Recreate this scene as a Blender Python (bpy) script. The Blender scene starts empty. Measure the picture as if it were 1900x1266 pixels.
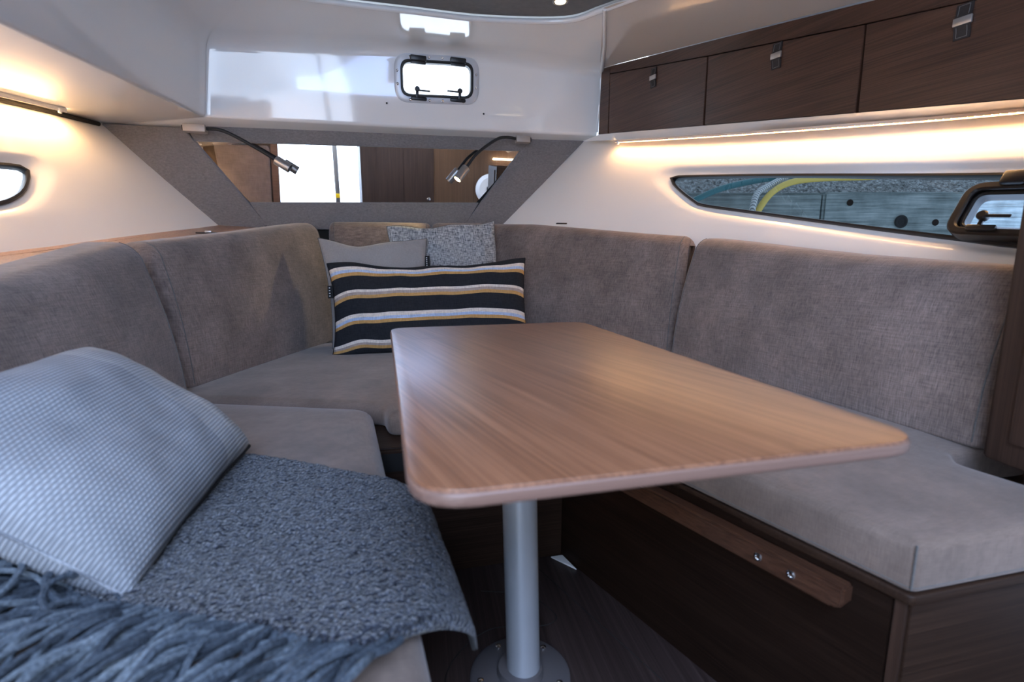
import bpy, bmesh, math, random
from mathutils import Vector, Matrix, noise
from mathutils.geometry import delaunay_2d_cdt
random.seed(7)
scn = bpy.context.scene
COL = scn.collection
V = Vector
R = math.radians

# ------------------------------------------------------------------ camera
cd = bpy.data.cameras.new('camera'); cam = bpy.data.objects.new('camera', cd); COL.objects.link(cam)
cam.location = (0, 0, 0.8)
cam.rotation_euler = (R(90 - 9.6), 0, R(-14.1))
cd.sensor_width = 36; cd.lens = 18; cd.clip_start = 0.02
cd.dof.use_dof = True; cd.dof.focus_distance = 2.15; cd.dof.aperture_fstop = 4.0
scn.camera = cam

# ------------------------------------------------------------------ world and daylight
w = bpy.data.worlds.new('overcast_sky'); scn.world = w; w.use_nodes = True
bg = w.node_tree.nodes['Background']
bg.inputs[0].default_value = (0.74, 0.85, 1.0, 1); bg.inputs[1].default_value = 2.2

def area(name, loc, target, sx, sy, power, col):
    l = bpy.data.lights.new(name, 'AREA'); l.shape = 'RECTANGLE'; l.size = sx; l.size_y = sy
    l.energy = power; l.color = col
    o = bpy.data.objects.new(name, l); COL.objects.link(o); o.location = loc
    o.rotation_euler = (V(target) - V(loc)).to_track_quat('-Z', 'Y').to_euler()
    return o
area('companionway_daylight', (-0.1, -0.72, 1.72), (0.05, 0.55, 0.45), 1.3, 0.7, 18, (0.36, 0.55, 1.0))
area('doorway_daylight', (-0.68, -1.34, 0.95), (-0.5, 1.0, 1.0), 0.95, 1.3, 6, (0.50, 0.68, 1.0))

vs = scn.view_settings
vs.view_transform = 'Standard'; vs.look = 'None'; vs.gamma = 1; vs.use_curve_mapping = False
vs.exposure = 1.15

# ------------------------------------------------------------------ materials
M = {}
def newmat(name, col=(.5, .5, .5), rough=.5, metal=0, spec=.5, coat=0, coatr=.05):
    m = bpy.data.materials.new(name); m.use_nodes = True
    b = m.node_tree.nodes['Principled BSDF']
    b.inputs['Base Color'].default_value = (*col, 1); b.inputs['Roughness'].default_value = rough
    b.inputs['Metallic'].default_value = metal; b.inputs['Specular IOR Level'].default_value = spec
    b.inputs['Coat Weight'].default_value = coat; b.inputs['Coat Roughness'].default_value = coatr
    M[name] = m
    return m, m.node_tree, b
def nd(nt, t, **k):
    n = nt.nodes.new(t)
    for a, v in k.items(): setattr(n, a, v)
    return n
def coords(nt, scale=(1, 1, 1), rot=(0, 0, 0)):
    tc = nd(nt, 'ShaderNodeTexCoord'); mp = nd(nt, 'ShaderNodeMapping', vector_type='TEXTURE')
    mp.inputs['Rotation'].default_value = rot; mp.inputs['Scale'].default_value = scale
    nt.links.new(tc.outputs['Object'], mp.inputs['Vector'])
    return mp.outputs['Vector']
def noisen(nt, vec, scale, detail=2, rough=.5):
    n = nd(nt, 'ShaderNodeTexNoise'); n.inputs['Scale'].default_value = scale
    n.inputs['Detail'].default_value = detail; n.inputs['Roughness'].default_value = rough
    nt.links.new(vec, n.inputs['Vector']); return n.outputs['Fac']
def ramp(nt, fac, stops, mode='LINEAR'):
    r = nd(nt, 'ShaderNodeValToRGB'); r.color_ramp.interpolation = mode
    el = r.color_ramp.elements
    while len(el) < len(stops): el.new(0.5)
    for e, (p, c) in zip(el, stops): e.position = p; e.color = (*c, 1)
    nt.links.new(fac, r.inputs['Fac']); return r.outputs['Color']
def mathn(nt, op, a, b):
    n = nd(nt, 'ShaderNodeMath', operation=op)
    for i, q in enumerate((a, b)):
        if isinstance(q, (int, float)): n.inputs[i].default_value = q
        else: nt.links.new(q, n.inputs[i])
    return n.outputs[0]
def mixc(nt, fac, a, b, mode='MIX'):
    n = nd(nt, 'ShaderNodeMix', data_type='RGBA', blend_type=mode)
    for k, q in ((0, fac), (6, a), (7, b)):
        if isinstance(q, (int, float)): n.inputs[k].default_value = q
        elif isinstance(q, tuple): n.inputs[k].default_value = (*q, 1)
        else: nt.links.new(q, n.inputs[k])
    return n.outputs[2]
def bump(nt, b, h, strength=.3, dist=.001):
    n = nd(nt, 'ShaderNodeBump'); n.inputs['Strength'].default_value = strength; n.inputs['Distance'].default_value = dist
    nt.links.new(h, n.inputs['Height']); nt.links.new(n.outputs[0], b.inputs['Normal'])

def fabric(name, dark, light, thread=1.0, contrast=.5, mottle=.12, bmp=.35, nap=0.0, flat=False):
    m, nt, b = newmat(name, rough=.92, spec=.15)
    v1 = coords(nt, (.030 * thread, .030 * thread, .0016 * thread)); v2 = coords(nt, (.0018 * thread, .0018 * thread, .03 * thread))
    v3 = coords(nt, (.02 * thread, .0016 * thread, .02 * thread))
    if flat:                                  # woven cloth lying in the local xy plane
        a = mathn(nt, 'MULTIPLY', mathn(nt, 'ADD', noisen(nt, coords(nt, (.016 * thread, .0018 * thread, .05)), 1, 2), noisen(nt, coords(nt, (.0018 * thread, .016 * thread, .05)), 1, 2)), .5)
    else:
        a = mathn(nt, 'ADD', mathn(nt, 'ADD', noisen(nt, v1, 1, 2), noisen(nt, v2, 1, 2)), noisen(nt, v3, 1, 1))
        a = mathn(nt, 'DIVIDE', a, 3.0)
    c = ramp(nt, a, [(.5 - .22 * (1 - contrast) - .04, dark), (.5 + .22 * (1 - contrast) + .04, light)])
    big = noisen(nt, coords(nt, (.16, .16, .16)), 1, 4, .6)
    c = mixc(nt, 1.0, c, ramp(nt, big, [(.32, (1 - mottle,) * 3), (.7, (1 + mottle * .6,) * 3)]), 'MULTIPLY')
    nt.links.new(c, b.inputs['Base Color']); bump(nt, b, a, bmp, .002)
    b.inputs['Sheen Weight'].default_value = .25 + nap; b.inputs['Sheen Roughness'].default_value = .5
    return m
def wood(name, c0, c1, c2, axis=(1, 0, 0), grain=1.0, rough=.35, rot=0.0, coat=0.0, coatr=.2, bmp=.12, spec=.5, fine=.0016, lo=.36, hi=.63):
    m, nt, b = newmat(name, rough=rough, coat=coat, coatr=coatr, spec=spec)
    L, S = .55 * grain, .0055 * grain
    sc = tuple(L if a else S for a in axis)
    sc2 = tuple(.9 * grain if a else fine * grain for a in axis)
    sc3 = tuple(.5 * grain if a else .05 * grain for a in axis)
    r_ = (0, 0, rot)
    f = noisen(nt, coords(nt, sc, r_), 1, 4, .6); g = noisen(nt, coords(nt, sc2, r_), 1, 2, .6); h = noisen(nt, coords(nt, sc3, r_), 1, 2, .5)
    a = mathn(nt, 'ADD', mathn(nt, 'ADD', mathn(nt, 'MULTIPLY', f, .5), mathn(nt, 'MULTIPLY', g, .3)), mathn(nt, 'MULTIPLY', h, .2))
    c = ramp(nt, a, [(lo, c0), (.5, c1), (hi, c2)])
    nt.links.new(c, b.inputs['Base Color']); bump(nt, b, a, bmp, .001)
    return m, nt, b, c

newmat('gelcoat', (.85, .85, .85), .10, coat=.6, coatr=.03)
newmat('hull_liner', (.86, .83, .79), .22, coat=.3, coatr=.08)
newmat('beige_panel', (.60, .53, .47), .12, coat=.5, coatr=.04)
fabric('upholstery', (0.1256, 0.09514, 0.08195), (0.2949, 0.2264, 0.1961), 1.3, .45, .28, .25)
fabric('seat_fabric', (0.1526, 0.1099, 0.08864), (0.2511, 0.1849, 0.1503), .7, .2, .28, .2)
fabric('wall_fabric', (0.135, 0.1269, 0.1269), (0.2565, 0.243, 0.243), .55, .3, .05, .15)
fabric('headliner_fabric', (0.0936, 0.09152, 0.09152), (0.156, 0.1529, 0.1529), .8, .3, .04, .2)
fabric('linen_grey', (0.2592, 0.2448, 0.24), (0.3552, 0.3408, 0.336), .7, .2, .08, .2, 0, True)
fabric('tweed', (.045, .055, .07), (.55, .57, .58), 1.25, .62, .05, .5, 0, True)
fabric('fabric_seam', (.09, .083, .08), (.17, .16, .15), 1, .3, .05, .2)
fabric('pink_fabric', (.22, .20, .225), (.33, .305, .34), 3, .3, .1, .3)
wood('walnut_table', (0.1239, 0.04916, 0.02394), (0.2107, 0.09012, 0.04559), (0.2892, 0.1297, 0.06724), (0, 1, 0), .62, .36, R(14), .22, .25, fine=.0030, lo=.40, hi=.585)
wood('walnut_edge', (0.12, 0.066, 0.04875), (0.1762, 0.1013, 0.0765), (0.225, 0.135, 0.105), (1, 0, 0), 1.0, .4)
wood('walnut_locker', (0.03661, 0.01487, 0.008205), (0.068, 0.02971, 0.01699), (0.1003, 0.0467, 0.02695), (0, 1, 0), .6, .38, R(11), .15, .3, fine=.003, lo=.40, hi=.60)  # veneer colour darkened for the low light on the lockers
wood('walnut_bench', (0.006325, 0.003025, 0.00198), (0.01265, 0.006325, 0.00396), (0.01961, 0.01045, 0.00693), (0, 1, 0), .6, .5, R(17), spec=.12)  # low albedo, darkened further in colour for the shade under the table
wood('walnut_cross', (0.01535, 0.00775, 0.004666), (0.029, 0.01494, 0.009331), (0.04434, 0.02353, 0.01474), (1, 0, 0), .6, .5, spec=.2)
wood('walnut_shelf', (.20, .12, .085), (.29, .18, .13), (.36, .235, .17), (0, 1, 0), .9, .35, R(24))
wood('walnut_upright', (0.02112, 0.0102, 0.00627), (0.0396, 0.0198, 0.01254), (0.0594, 0.0312, 0.02052), (0, 0, 1), .9, .45)
wood('oak_upright', (0.064, 0.0306, 0.0135), (0.104, 0.051, 0.024), (0.136, 0.0714, 0.036), (0, 0, 1), 1.5, .45)
wood('floor_wood', (0.0168, 0.01008, 0.00896), (0.03696, 0.02352, 0.02128), (0.0644, 0.04368, 0.04032), (0, 1, 0), 1.6, .45, R(-4))
newmat('dark_gap', (.008, .007, .006), .8)
newmat('black_plastic', (.012, .012, .013), .35)
newmat('black_rubber', (.010, .010, .010), .55)
newmat('bronze_black', (.016, .013, .011), .35, coat=.2)
newmat('aluminium', (.62, .64, .67), .30, metal=1)
newmat('pole_metal', (.52, .55, .60), .38, metal=.55)
newmat('satin_metal', (.42, .41, .40), .38, metal=1)
newmat('steel', (.75, .75, .75), .2, metal=1)
newmat('clip_metal', (.5, .47, .44), .35, metal=.8)
newmat('lamp_mount', (.42, .37, .33), .5, metal=.3)
newmat('flange_metal', (.13, .12, .125), .45, metal=.3)
newmat('leather', (.022, .016, .014), .6)
newmat('thread', (.16, .15, .14), .8)
newmat('white_paint', (.8, .8, .8), .4)
newmat('flange_white', (.62, .64, .68), .35, metal=.25)
newmat('yellow_plastic', (.9, .55, .01), .4)
newmat('mirror_glass', (.93, .93, .93), .01, metal=1)
newmat('soft_black', (.01, .01, .011), .9)
newmat('clear_strip', (.8, .6, .45), .3)
def glassmat(name, tint, rough=0.0):
    m = bpy.data.materials.new(name); m.use_nodes = True; nt = m.node_tree; nt.nodes.clear()
    o = nd(nt, 'ShaderNodeOutputMaterial'); t = nd(nt, 'ShaderNodeBsdfTransparent'); g = nd(nt, 'ShaderNodeBsdfGlossy')
    t.inputs[0].default_value = (*tint, 1); g.inputs['Roughness'].default_value = .02
    lw = nd(nt, 'ShaderNodeLayerWeight'); lw.inputs[0].default_value = .5
    mx = nd(nt, 'ShaderNodeMixShader'); nt.links.new(mathn(nt, 'ADD', mathn(nt, 'MULTIPLY', mathn(nt, 'POWER', lw.outputs['Facing'], 4.0), .7), .04), mx.inputs[0]); nt.links.new(t.outputs[0], mx.inputs[1]); nt.links.new(g.outputs[0], mx.inputs[2])
    nt.links.new(mx.outputs[0], o.inputs[0]); M[name] = m
glassmat('clear_glass', (.96, .98, 1.0)); glassmat('tinted_glass', (.145, .175, .20)); glassmat('blue_glass', (.50, .60, .76))
def emis(name, col, s):
    m = bpy.data.materials.new(name); m.use_nodes = True; nt = m.node_tree; nt.nodes.clear()
    o = nd(nt, 'ShaderNodeOutputMaterial'); e = nd(nt, 'ShaderNodeEmission'); e.inputs[0].default_value = (*col, 1); e.inputs[1].default_value = s
    nt.links.new(e.outputs[0], o.inputs[0]); M[name] = m
emis('led_warm', (1.0, .59, .265), 92); emis('led_warm_port', (1.0, .61, .29), 215); emis('lamp_led', (1.0, .80, .45), 14); emis('spot_led', (1.0, .80, .5), 5)

# table: two faint darker smudges near the far left corner
def smudge_table():
    m = M['walnut_table']; nt = m.node_tree; b = nt.nodes['Principled BSDF']
    src = b.inputs['Base Color'].links[0].from_socket
    tc = nd(nt, 'ShaderNodeTexCoord'); out = None
    for (x, y, rx, ry) in ((-.165, .262, .060, .016), (-.080, .258, .036, .012)):
        mp = nd(nt, 'ShaderNodeMapping', vector_type='TEXTURE'); mp.inputs['Location'].default_value = (x, y, 0); mp.inputs['Scale'].default_value = (rx, ry, 1)
        nt.links.new(tc.outputs['Object'], mp.inputs['Vector'])
        sx = nd(nt, 'ShaderNodeSeparateXYZ'); nt.links.new(mp.outputs[0], sx.inputs[0])
        d = mathn(nt, 'ADD', mathn(nt, 'MULTIPLY', sx.outputs[0], sx.outputs[0]), mathn(nt, 'MULTIPLY', sx.outputs[1], sx.outputs[1]))
        d = mathn(nt, 'ADD', d, mathn(nt, 'MULTIPLY', noisen(nt, mp.outputs[0], 1.5, 3), .9))
        k = ramp(nt, d, [(.35, (.70, .62, .58)), (1.2, (1, 1, 1))])
        src = mixc(nt, 1.0, src, k, 'MULTIPLY')
    nt.links.new(src, b.inputs['Base Color'])
smudge_table()

def stripes():
    m, nt, b = newmat('stripe_cloth', rough=.9, spec=.15)
    dk, wh, bl, oc, ta = (.022, .023, .027), (.74, .66, .58), (.42, .52, .70), (.52, .30, .11), (.40, .33, .30)
    at = nd(nt, 'ShaderNodeAttribute', attribute_name='cloth_v')
    f = mathn(nt, 'SUBTRACT', .5, mathn(nt, 'MULTIPLY', at.outputs['Fac'], .5))
    st = [(0, dk), (.05, wh), (.08, bl), (.108, oc), (.142, dk), (.29, wh), (.32, ta), (.35, oc), (.385, dk), (.545, wh), (.585, bl), (.617, oc), (.652, dk), (.835, wh), (.868, ta), (.898, oc), (.93, dk)]
    c = ramp(nt, f, st, 'CONSTANT')
    n1 = noisen(nt, coords(nt, (.02, .0018, .02)), 1, 2); n2 = noisen(nt, coords(nt, (.0018, .02, .02)), 1, 2)
    a = mathn(nt, 'MULTIPLY', mathn(nt, 'ADD', n1, n2), .5)
    c = mixc(nt, 1.0, c, ramp(nt, a, [(.35, (.72, .72, .72)), (.65, (1.2, 1.2, 1.2))]), 'MULTIPLY')
    nt.links.new(c, b.inputs['Base Color']); bump(nt, b, a, .3, .0015)
stripes()

def knit():
    m, nt, b = newmat('knit_wool', rough=.95, spec=.1)
    tc = nd(nt, 'ShaderNodeTexCoord'); mp = nd(nt, 'ShaderNodeMapping'); mp.inputs['Scale'].default_value = (1, 1, 1)
    mp.inputs['Rotation'].default_value = (0, 0, R(0))
    nt.links.new(tc.outputs['Object'], mp.inputs['Vector'])
    sx = nd(nt, 'ShaderNodeSeparateXYZ'); nt.links.new(mp.outputs[0], sx.inputs[0])
    rib = mathn(nt, 'MULTIPLY', mathn(nt, 'ADD', mathn(nt, 'SINE', mathn(nt, 'MULTIPLY', sx.outputs[1], 2 * math.pi / .0052), 0), 1), .5)
    row = mathn(nt, 'FLOOR', mathn(nt, 'DIVIDE', sx.outputs[1], .0052), 0)
    sh = mathn(nt, 'MULTIPLY', mathn(nt, 'MODULO', row, 2.0), math.pi)
    st = mathn(nt, 'MULTIPLY', mathn(nt, 'ADD', mathn(nt, 'SINE', mathn(nt, 'ADD', mathn(nt, 'MULTIPLY', sx.outputs[0], 2 * math.pi / .0066), sh), 0), 1), .5)
    h = mathn(nt, 'MULTIPLY', rib, mathn(nt, 'ADD', mathn(nt, 'MULTIPLY', st, .6), .4))
    c1 = ramp(nt, h, [(.05, (.17, .18, .20)), (.6, (.36, .375, .40))])
    c2 = ramp(nt, h, [(.05, (.33, .335, .34)), (.6, (.52, .525, .53))])
    band = ramp(nt, mathn(nt, 'ADD', mathn(nt, 'MULTIPLY', sx.outputs[0], 1.0), .5), [(0, (.0,) * 3), (.578, (.45,) * 3), (.622, (.9,) * 3), (.672, (1,) * 3)], 'CONSTANT')
    c = mixc(nt, band, c1, c2)
    c = mixc(nt, 1.0, c, ramp(nt, noisen(nt, mp.outputs[0], 14, 2), [(.3, (.85,) * 3), (.7, (1.08,) * 3)]), 'MULTIPLY')
    nt.links.new(c, b.inputs['Base Color']); bump(nt, b, h, .5, .002)
knit()

def boucle():
    m, nt, b = newmat('boucle_wool', rough=.95, spec=.1)
    v = coords(nt); vo = nd(nt, 'ShaderNodeTexVoronoi'); vo.inputs['Scale'].default_value = 230; nt.links.new(v, vo.inputs['Vector'])
    vo.inputs['Randomness'].default_value = 1
    n = noisen(nt, v, 200, 2, .6)
    h = mathn(nt, 'ADD', mathn(nt, 'MULTIPLY', vo.outputs['Distance'], -.7), n)
    c = ramp(nt, h, [(.0, (.007, .008, .012)), (.25, (.032, .037, .052)), (.5, (.105, .115, .145))])
    nt.links.new(c, b.inputs['Base Color']); bump(nt, b, h, 1.0, .006)
    b.inputs['Sheen Weight'].default_value = .3
boucle()
def yarn():
    m, nt, b = newmat('yarn', rough=.95, spec=.1)
    oi = nd(nt, 'ShaderNodeObjectInfo')
    c = ramp(nt, oi.outputs['Random'], [(0, (.035, .043, .055)), (.5, (.075, .092, .115)), (1, (.145, .17, .195))])
    n = noisen(nt, coords(nt, (.004, .004, .004)), 1, 2)
    c = mixc(nt, 1.0, c, ramp(nt, n, [(.3, (.6,) * 3), (.7, (1.3,) * 3)]), 'MULTIPLY')
    nt.links.new(c, b.inputs['Base Color']); bump(nt, b, n, .6, .003)
yarn()
def timber():
    m, nt, b = newmat('weathered_timber', rough=.85)
    f = noisen(nt, coords(nt, (.35, .35, .012)), 1, 5, .65); g = noisen(nt, coords(nt, (.12, .12, .12)), 1, 4, .6)
    a = mathn(nt, 'ADD', mathn(nt, 'MULTIPLY', f, .65), mathn(nt, 'MULTIPLY', g, .35))
    c = ramp(nt, a, [(.33, (.07, .085, .085)), (.5, (.21, .25, .25)), (.66, (.40, .43, .43))])
    nt.links.new(c, b.inputs['Base Color']); bump(nt, b, a, .8, .01)
    m, nt, b = newmat('gravel', rough=.95)
    f = noisen(nt, coords(nt, (.02, .02, .02)), 1, 4, .8)
    c = ramp(nt, f, [(.35, (.05, .05, .05)), (.5, (.24, .25, .25)), (.65, (.55, .57, .58))])
    nt.links.new(c, b.inputs['Base Color']); bump(nt, b, f, 1, .02)
    newmat('hose_teal', (.02, .13, .15), .45); newmat('hose_yellow', (.62, .45, .09), .45)
    m, nt, b = newmat('rope_white', rough=.9)
    wv = nd(nt, 'ShaderNodeTexWave'); wv.inputs['Scale'].default_value = 28; wv.bands_direction = 'DIAGONAL'; nt.links.new(coords(nt), wv.inputs['Vector'])
    nt.links.new(ramp(nt, wv.outputs['Fac'], [(.1, (.16, .17, .18)), (.6, (.62, .64, .64))]), b.inputs['Base Color'])
timber()

# ------------------------------------------------------------------ mesh helpers
def link(name, me, mat=None, parent=None, smooth=True):
    if mat:
        me.materials.clear(); me.materials.append(M[mat])
    if smooth:
        for p in me.polygons: p.use_smooth = True
    o = bpy.data.objects.new(name, me); COL.objects.link(o)
    if parent is not None: attach(o, parent)
    return o
def wmat(o):
    m = o.matrix_basis.copy()
    if o.parent: m = wmat(o.parent) @ o.matrix_parent_inverse @ m
    return m
def attach(o, p):
    o.parent = p; o.matrix_parent_inverse = wmat(p).inverted()
def raw(name, vs_, fs, mat=None, parent=None, smooth=True, sharp=40):
    me = bpy.data.meshes.new(name); me.from_pydata([tuple(v) for v in vs_], [], fs); me.update()
    o = link(name, me, mat, parent, smooth)
    fix(o, sharp if smooth else None)
    return o
def fix(o, sharp=40, normals=True):
    bm = bmesh.new(); bm.from_mesh(o.data)
    if normals: bmesh.ops.recalc_face_normals(bm, faces=bm.faces)
    if sharp:
        for e in bm.edges:
            if len(e.link_faces) == 2 and e.calc_face_angle(0) > R(sharp): e.smooth = False
    bm.to_mesh(o.data); bm.free()
def frombm(name, bm, mat, parent=None, sharp=40, normals=True):
    me = bpy.data.meshes.new(name); bm.to_mesh(me); bm.free()
    o = link(name, me, mat, parent); fix(o, sharp, normals); return o
def thing(name, loc, label=None, cat=None, group=None, kind=None):
    o = bpy.data.objects.new(name, None); COL.objects.link(o); o.location = loc; o.empty_display_size = .05
    return tag(o, label, cat, group, kind)
def tag(o, label=None, cat=None, group=None, kind=None):
    for k, v in (('label', label), ('category', cat), ('group', group), ('kind', kind)):
        if v: o[k] = v
    return o
def box(name, c, s, mat, parent=None, bev=.003, mtx=None, segs=2):
    bm = bmesh.new(); bmesh.ops.create_cube(bm, size=1)
    for v in bm.verts: v.co = V((v.co.x * s[0], v.co.y * s[1], v.co.z * s[2]))
    if bev: bmesh.ops.bevel(bm, geom=bm.edges[:], offset=bev, segments=segs, affect='EDGES', profile=.5)
    mt = Matrix.Translation(c) if mtx is None else mtx @ Matrix.Translation(c)
    bm.transform(mt)
    return frombm(name, bm, mat, parent)
def resample(pts, n, closed=False):
    P = [V(p) for p in pts]
    if closed: P = P + [P[0]]
    L = [0]
    for a, b in zip(P, P[1:]): L.append(L[-1] + (b - a).length)
    out = []; m = n if closed else n - 1
    for k in range(n):
        d = L[-1] * k / m; i = 0
        while i < len(L) - 2 and L[i + 1] < d: i += 1
        t = 0 if L[i + 1] == L[i] else (d - L[i]) / (L[i + 1] - L[i])
        out.append(P[i].lerp(P[i + 1], t))
    return out
def catmull(pts, k=8, closed=False):
    P = [V(p) for p in pts]; n = len(P); out = []
    rng = range(n) if closed else range(n - 1)
    for i in rng:
        p1, p2 = P[i], P[(i + 1) % n]
        p0 = P[i - 1] if (i > 0 or closed) else p1 + (p1 - p2)
        p3 = P[(i + 2) % n] if (i + 2 < n or closed) else p2 + (p2 - p1)
        for j in range(k):
            t = j / k
            out.append(.5 * ((2 * p1) + (p2 - p0) * t + (2 * p0 - 5 * p1 + 4 * p2 - p3) * t * t + (3 * p1 - p0 - 3 * p2 + p3) * t ** 3))
    if not closed: out.append(P[-1].copy())
    return out
def tube_mesh(pts, r, segs=8, caps=True):
    P = [V(p) for p in pts]; vs_ = []; fs = []
    rr = r if isinstance(r, (list, tuple)) else [r] * len(P)
    up = None
    for i, p in enumerate(P):
        t = (P[min(i + 1, len(P) - 1)] - P[max(i - 1, 0)]).normalized()
        if up is None:
            up = V((0, 0, 1)) if abs(t.z) < .9 else V((1, 0, 0))
        a = (up - t * up.dot(t)).normalized(); up = a; b = t.cross(a)
        for k in range(segs):
            an = 2 * math.pi * k / segs; vs_.append(p + (a * math.cos(an) + b * math.sin(an)) * rr[i])
    for i in range(len(P) - 1):
        for k in range(segs):
            fs.append((i * segs + k, i * segs + (k + 1) % segs, (i + 1) * segs + (k + 1) % segs, (i + 1) * segs + k))
    if caps:
        fs.append(tuple(range(segs))[::-1]); fs.append(tuple((len(P) - 1) * segs + k for k in range(segs)))
    return vs_, fs
def tube(name, pts, r, mat, parent=None, segs=8):
    v, f = tube_mesh(pts, r, segs); return raw(name, v, f, mat, parent)
def lathe(name, p0, axis, prof, mat, parent=None, segs=24):
    """prof: list of (radius, distance along axis)"""
    ax = V(axis).normalized(); a = ax.orthogonal().normalized(); b = ax.cross(a); p0 = V(p0); vs_ = []; fs = []
    for (r, d) in prof:
        for k in range(segs):
            an = 2 * math.pi * k / segs; vs_.append(p0 + ax * d + (a * math.cos(an) + b * math.sin(an)) * max(r, 1e-5))
    for i in range(len(prof) - 1):
        for k in range(segs): fs.append((i * segs + k, i * segs + (k + 1) % segs, (i + 1) * segs + (k + 1) % segs, (i + 1) * segs + k))
    fs.append(tuple(range(segs))); fs.append(tuple((len(prof) - 1) * segs + k for k in range(segs)))
    return raw(name, vs_, fs, mat, parent, True, 35)
def roundpoly(poly, rads, k=6):
    """rounded corners of a 2-D polygon"""
    out = []; n = len(poly)
    for i in range(n):
        p = V(poly[i]); a = V(poly[i - 1]) - p; b = V(poly[(i + 1) % n]) - p; r = rads[i] if isinstance(rads, (list, tuple)) else rads
        if r <= 0: out.append(p); continue
        ang = a.angle(b); d = min(r / math.tan(ang / 2), a.length * .49, b.length * .49)
        s, e = p + a.normalized() * d, p + b.normalized() * d
        for j in range(k + 1):
            t = j / k; out.append(s * (1 - t) ** 2 + p * 2 * t * (1 - t) + e * t * t)
    return out
def inset(poly, d):
    n = len(poly); ar = sum(poly[i].x * poly[(i + 1) % n].y - poly[(i + 1) % n].x * poly[i].y for i in range(n)); s = 1 if ar > 0 else -1
    out = []
    for i in range(n):
        a = (poly[i] - poly[i - 1]); b = (poly[(i + 1) % n] - poly[i])
        if a.length < 1e-9: a = b
        if b.length < 1e-9: b = a
        a.normalize(); b.normalize(); na = V((-a.y, a.x)) * s; nb = V((-b.y, b.x)) * s; m = na + nb
        if m.length < 1e-6: m = na
        m.normalize(); out.append(poly[i] + m * (d / max(.45, m.dot(na))))
    return out
def slab(name, poly, z0, z1, mat, parent=None, r=.004, crown=0, steps=3, rb=None):
    """closed slab from a 2-D outline with rounded top and bottom edges; z1 may be a function"""
    rb = r if rb is None else rb
    rings = []
    for j in range(steps + 1):
        a = math.pi / 2 * j / steps; rings.append((rb * (1 - math.sin(a)), z0 + rb * (1 - math.cos(a))))
    for j in range(steps + 1):
        a = math.pi / 2 * j / steps; rings.append((r * (1 - math.cos(a)), z1 - r * (1 - math.sin(a))))
    vs_ = []; fs = []; n = len(poly)
    for (d, z) in rings:
        for p in (inset(poly, d) if d > 1e-6 else poly): vs_.append((p.x, p.y, z))
    for i in range(len(rings) - 1):
        for k in range(n): fs.append((i * n + k, i * n + (k + 1) % n, (i + 1) * n + (k + 1) % n, (i + 1) * n + k))
    fs.append(tuple(range(n))[::-1])
    if not crown: fs.append(tuple((len(rings) - 1) * n + k for k in range(n)))
    else:                                   # softly domed top
        rim = inset(poly, r); xs = [p.x for p in rim]; ys = [p.y for p in rim]
        def dist(p):
            m = 9.
            for i in range(n):
                a, b = rim[i - 1], rim[i]; ab = b - a; t = max(0, min(1, (p - a).dot(ab) / max(1e-12, ab.dot(ab)))); m = min(m, (p - a - ab * t).length)
            return m
        inner = []
        for i in range(1, 26):
            for j in range(1, 26):
                p = V((min(xs) + (max(xs) - min(xs)) * i / 26, min(ys) + (max(ys) - min(ys)) * j / 26))
                if inpoly(p, rim) and dist(p) > .012: inner.append(p)
        pv, pf = patch(rim, [], inner, lambda p: (p[0], p[1], z1 + crown * (1 - math.exp(-dist(V((p[0], p[1]))) / .05))))
        b0 = len(vs_); vs_ += pv; fs += [tuple(b0 + q for q in f) for f in pf]
        bm = bmesh.new(); vv = [bm.verts.new(v) for v in vs_]
        for f in fs:
            try: bm.faces.new([vv[q] for q in f])
            except ValueError: pass
        bmesh.ops.remove_doubles(bm, verts=bm.verts, dist=1e-4)
        return frombm(name, bm, mat, parent)
    return raw(name, vs_, fs, mat, parent)
def polyplate(name, pts, nrm, th, mat, parent=None, bev=.001):
    """planar polygon in 3-D thickened along nrm"""
    n = len(pts); nrm = V(nrm).normalized(); P = [V(p) for p in pts]; bm = bmesh.new()
    f = bm.faces.new([bm.verts.new(p) for p in P]); g = bmesh.ops.extrude_face_region(bm, geom=[f])
    bmesh.ops.translate(bm, verts=[v for v in g['geom'] if isinstance(v, bmesh.types.BMVert)], vec=nrm * th)
    if bev: bmesh.ops.bevel(bm, geom=bm.edges[:], offset=bev, segments=2, affect='EDGES')
    return frombm(name, bm, mat, parent)
def inpoly(p, poly):
    c = False; n = len(poly); j = n - 1
    for i in range(n):
        a, b = poly[i], poly[j]
        if (a[1] > p[1]) != (b[1] > p[1]) and p[0] < (b[0] - a[0]) * (p[1] - a[1]) / (b[1] - a[1]) + a[0]: c = not c
        j = i
    return c
def patch(outer, hole, inner, fn):
    """triangulated patch with a hole; fn maps 2-D to 3-D"""
    pts = [V(p) for p in outer] + [V(p) for p in hole]; no, nh = len(outer), len(hole)
    ed = [(i, (i + 1) % no) for i in range(no)] + [(no + i, no + (i + 1) % nh) for i in range(nh)]
    for p in inner:
        if not hole or not inpoly(p, hole): pts.append(V(p))
    v2, e2, f2, *_ = delaunay_2d_cdt(pts, ed, [], 0, 1e-6)
    fs = []
    for f in f2:
        c = sum((v2[i] for i in f), V((0, 0))) / len(f)
        if inpoly(c, outer) and not (hole and inpoly(c, hole)): fs.append(tuple(f))
    return [fn(v) for v in v2], fs
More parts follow.
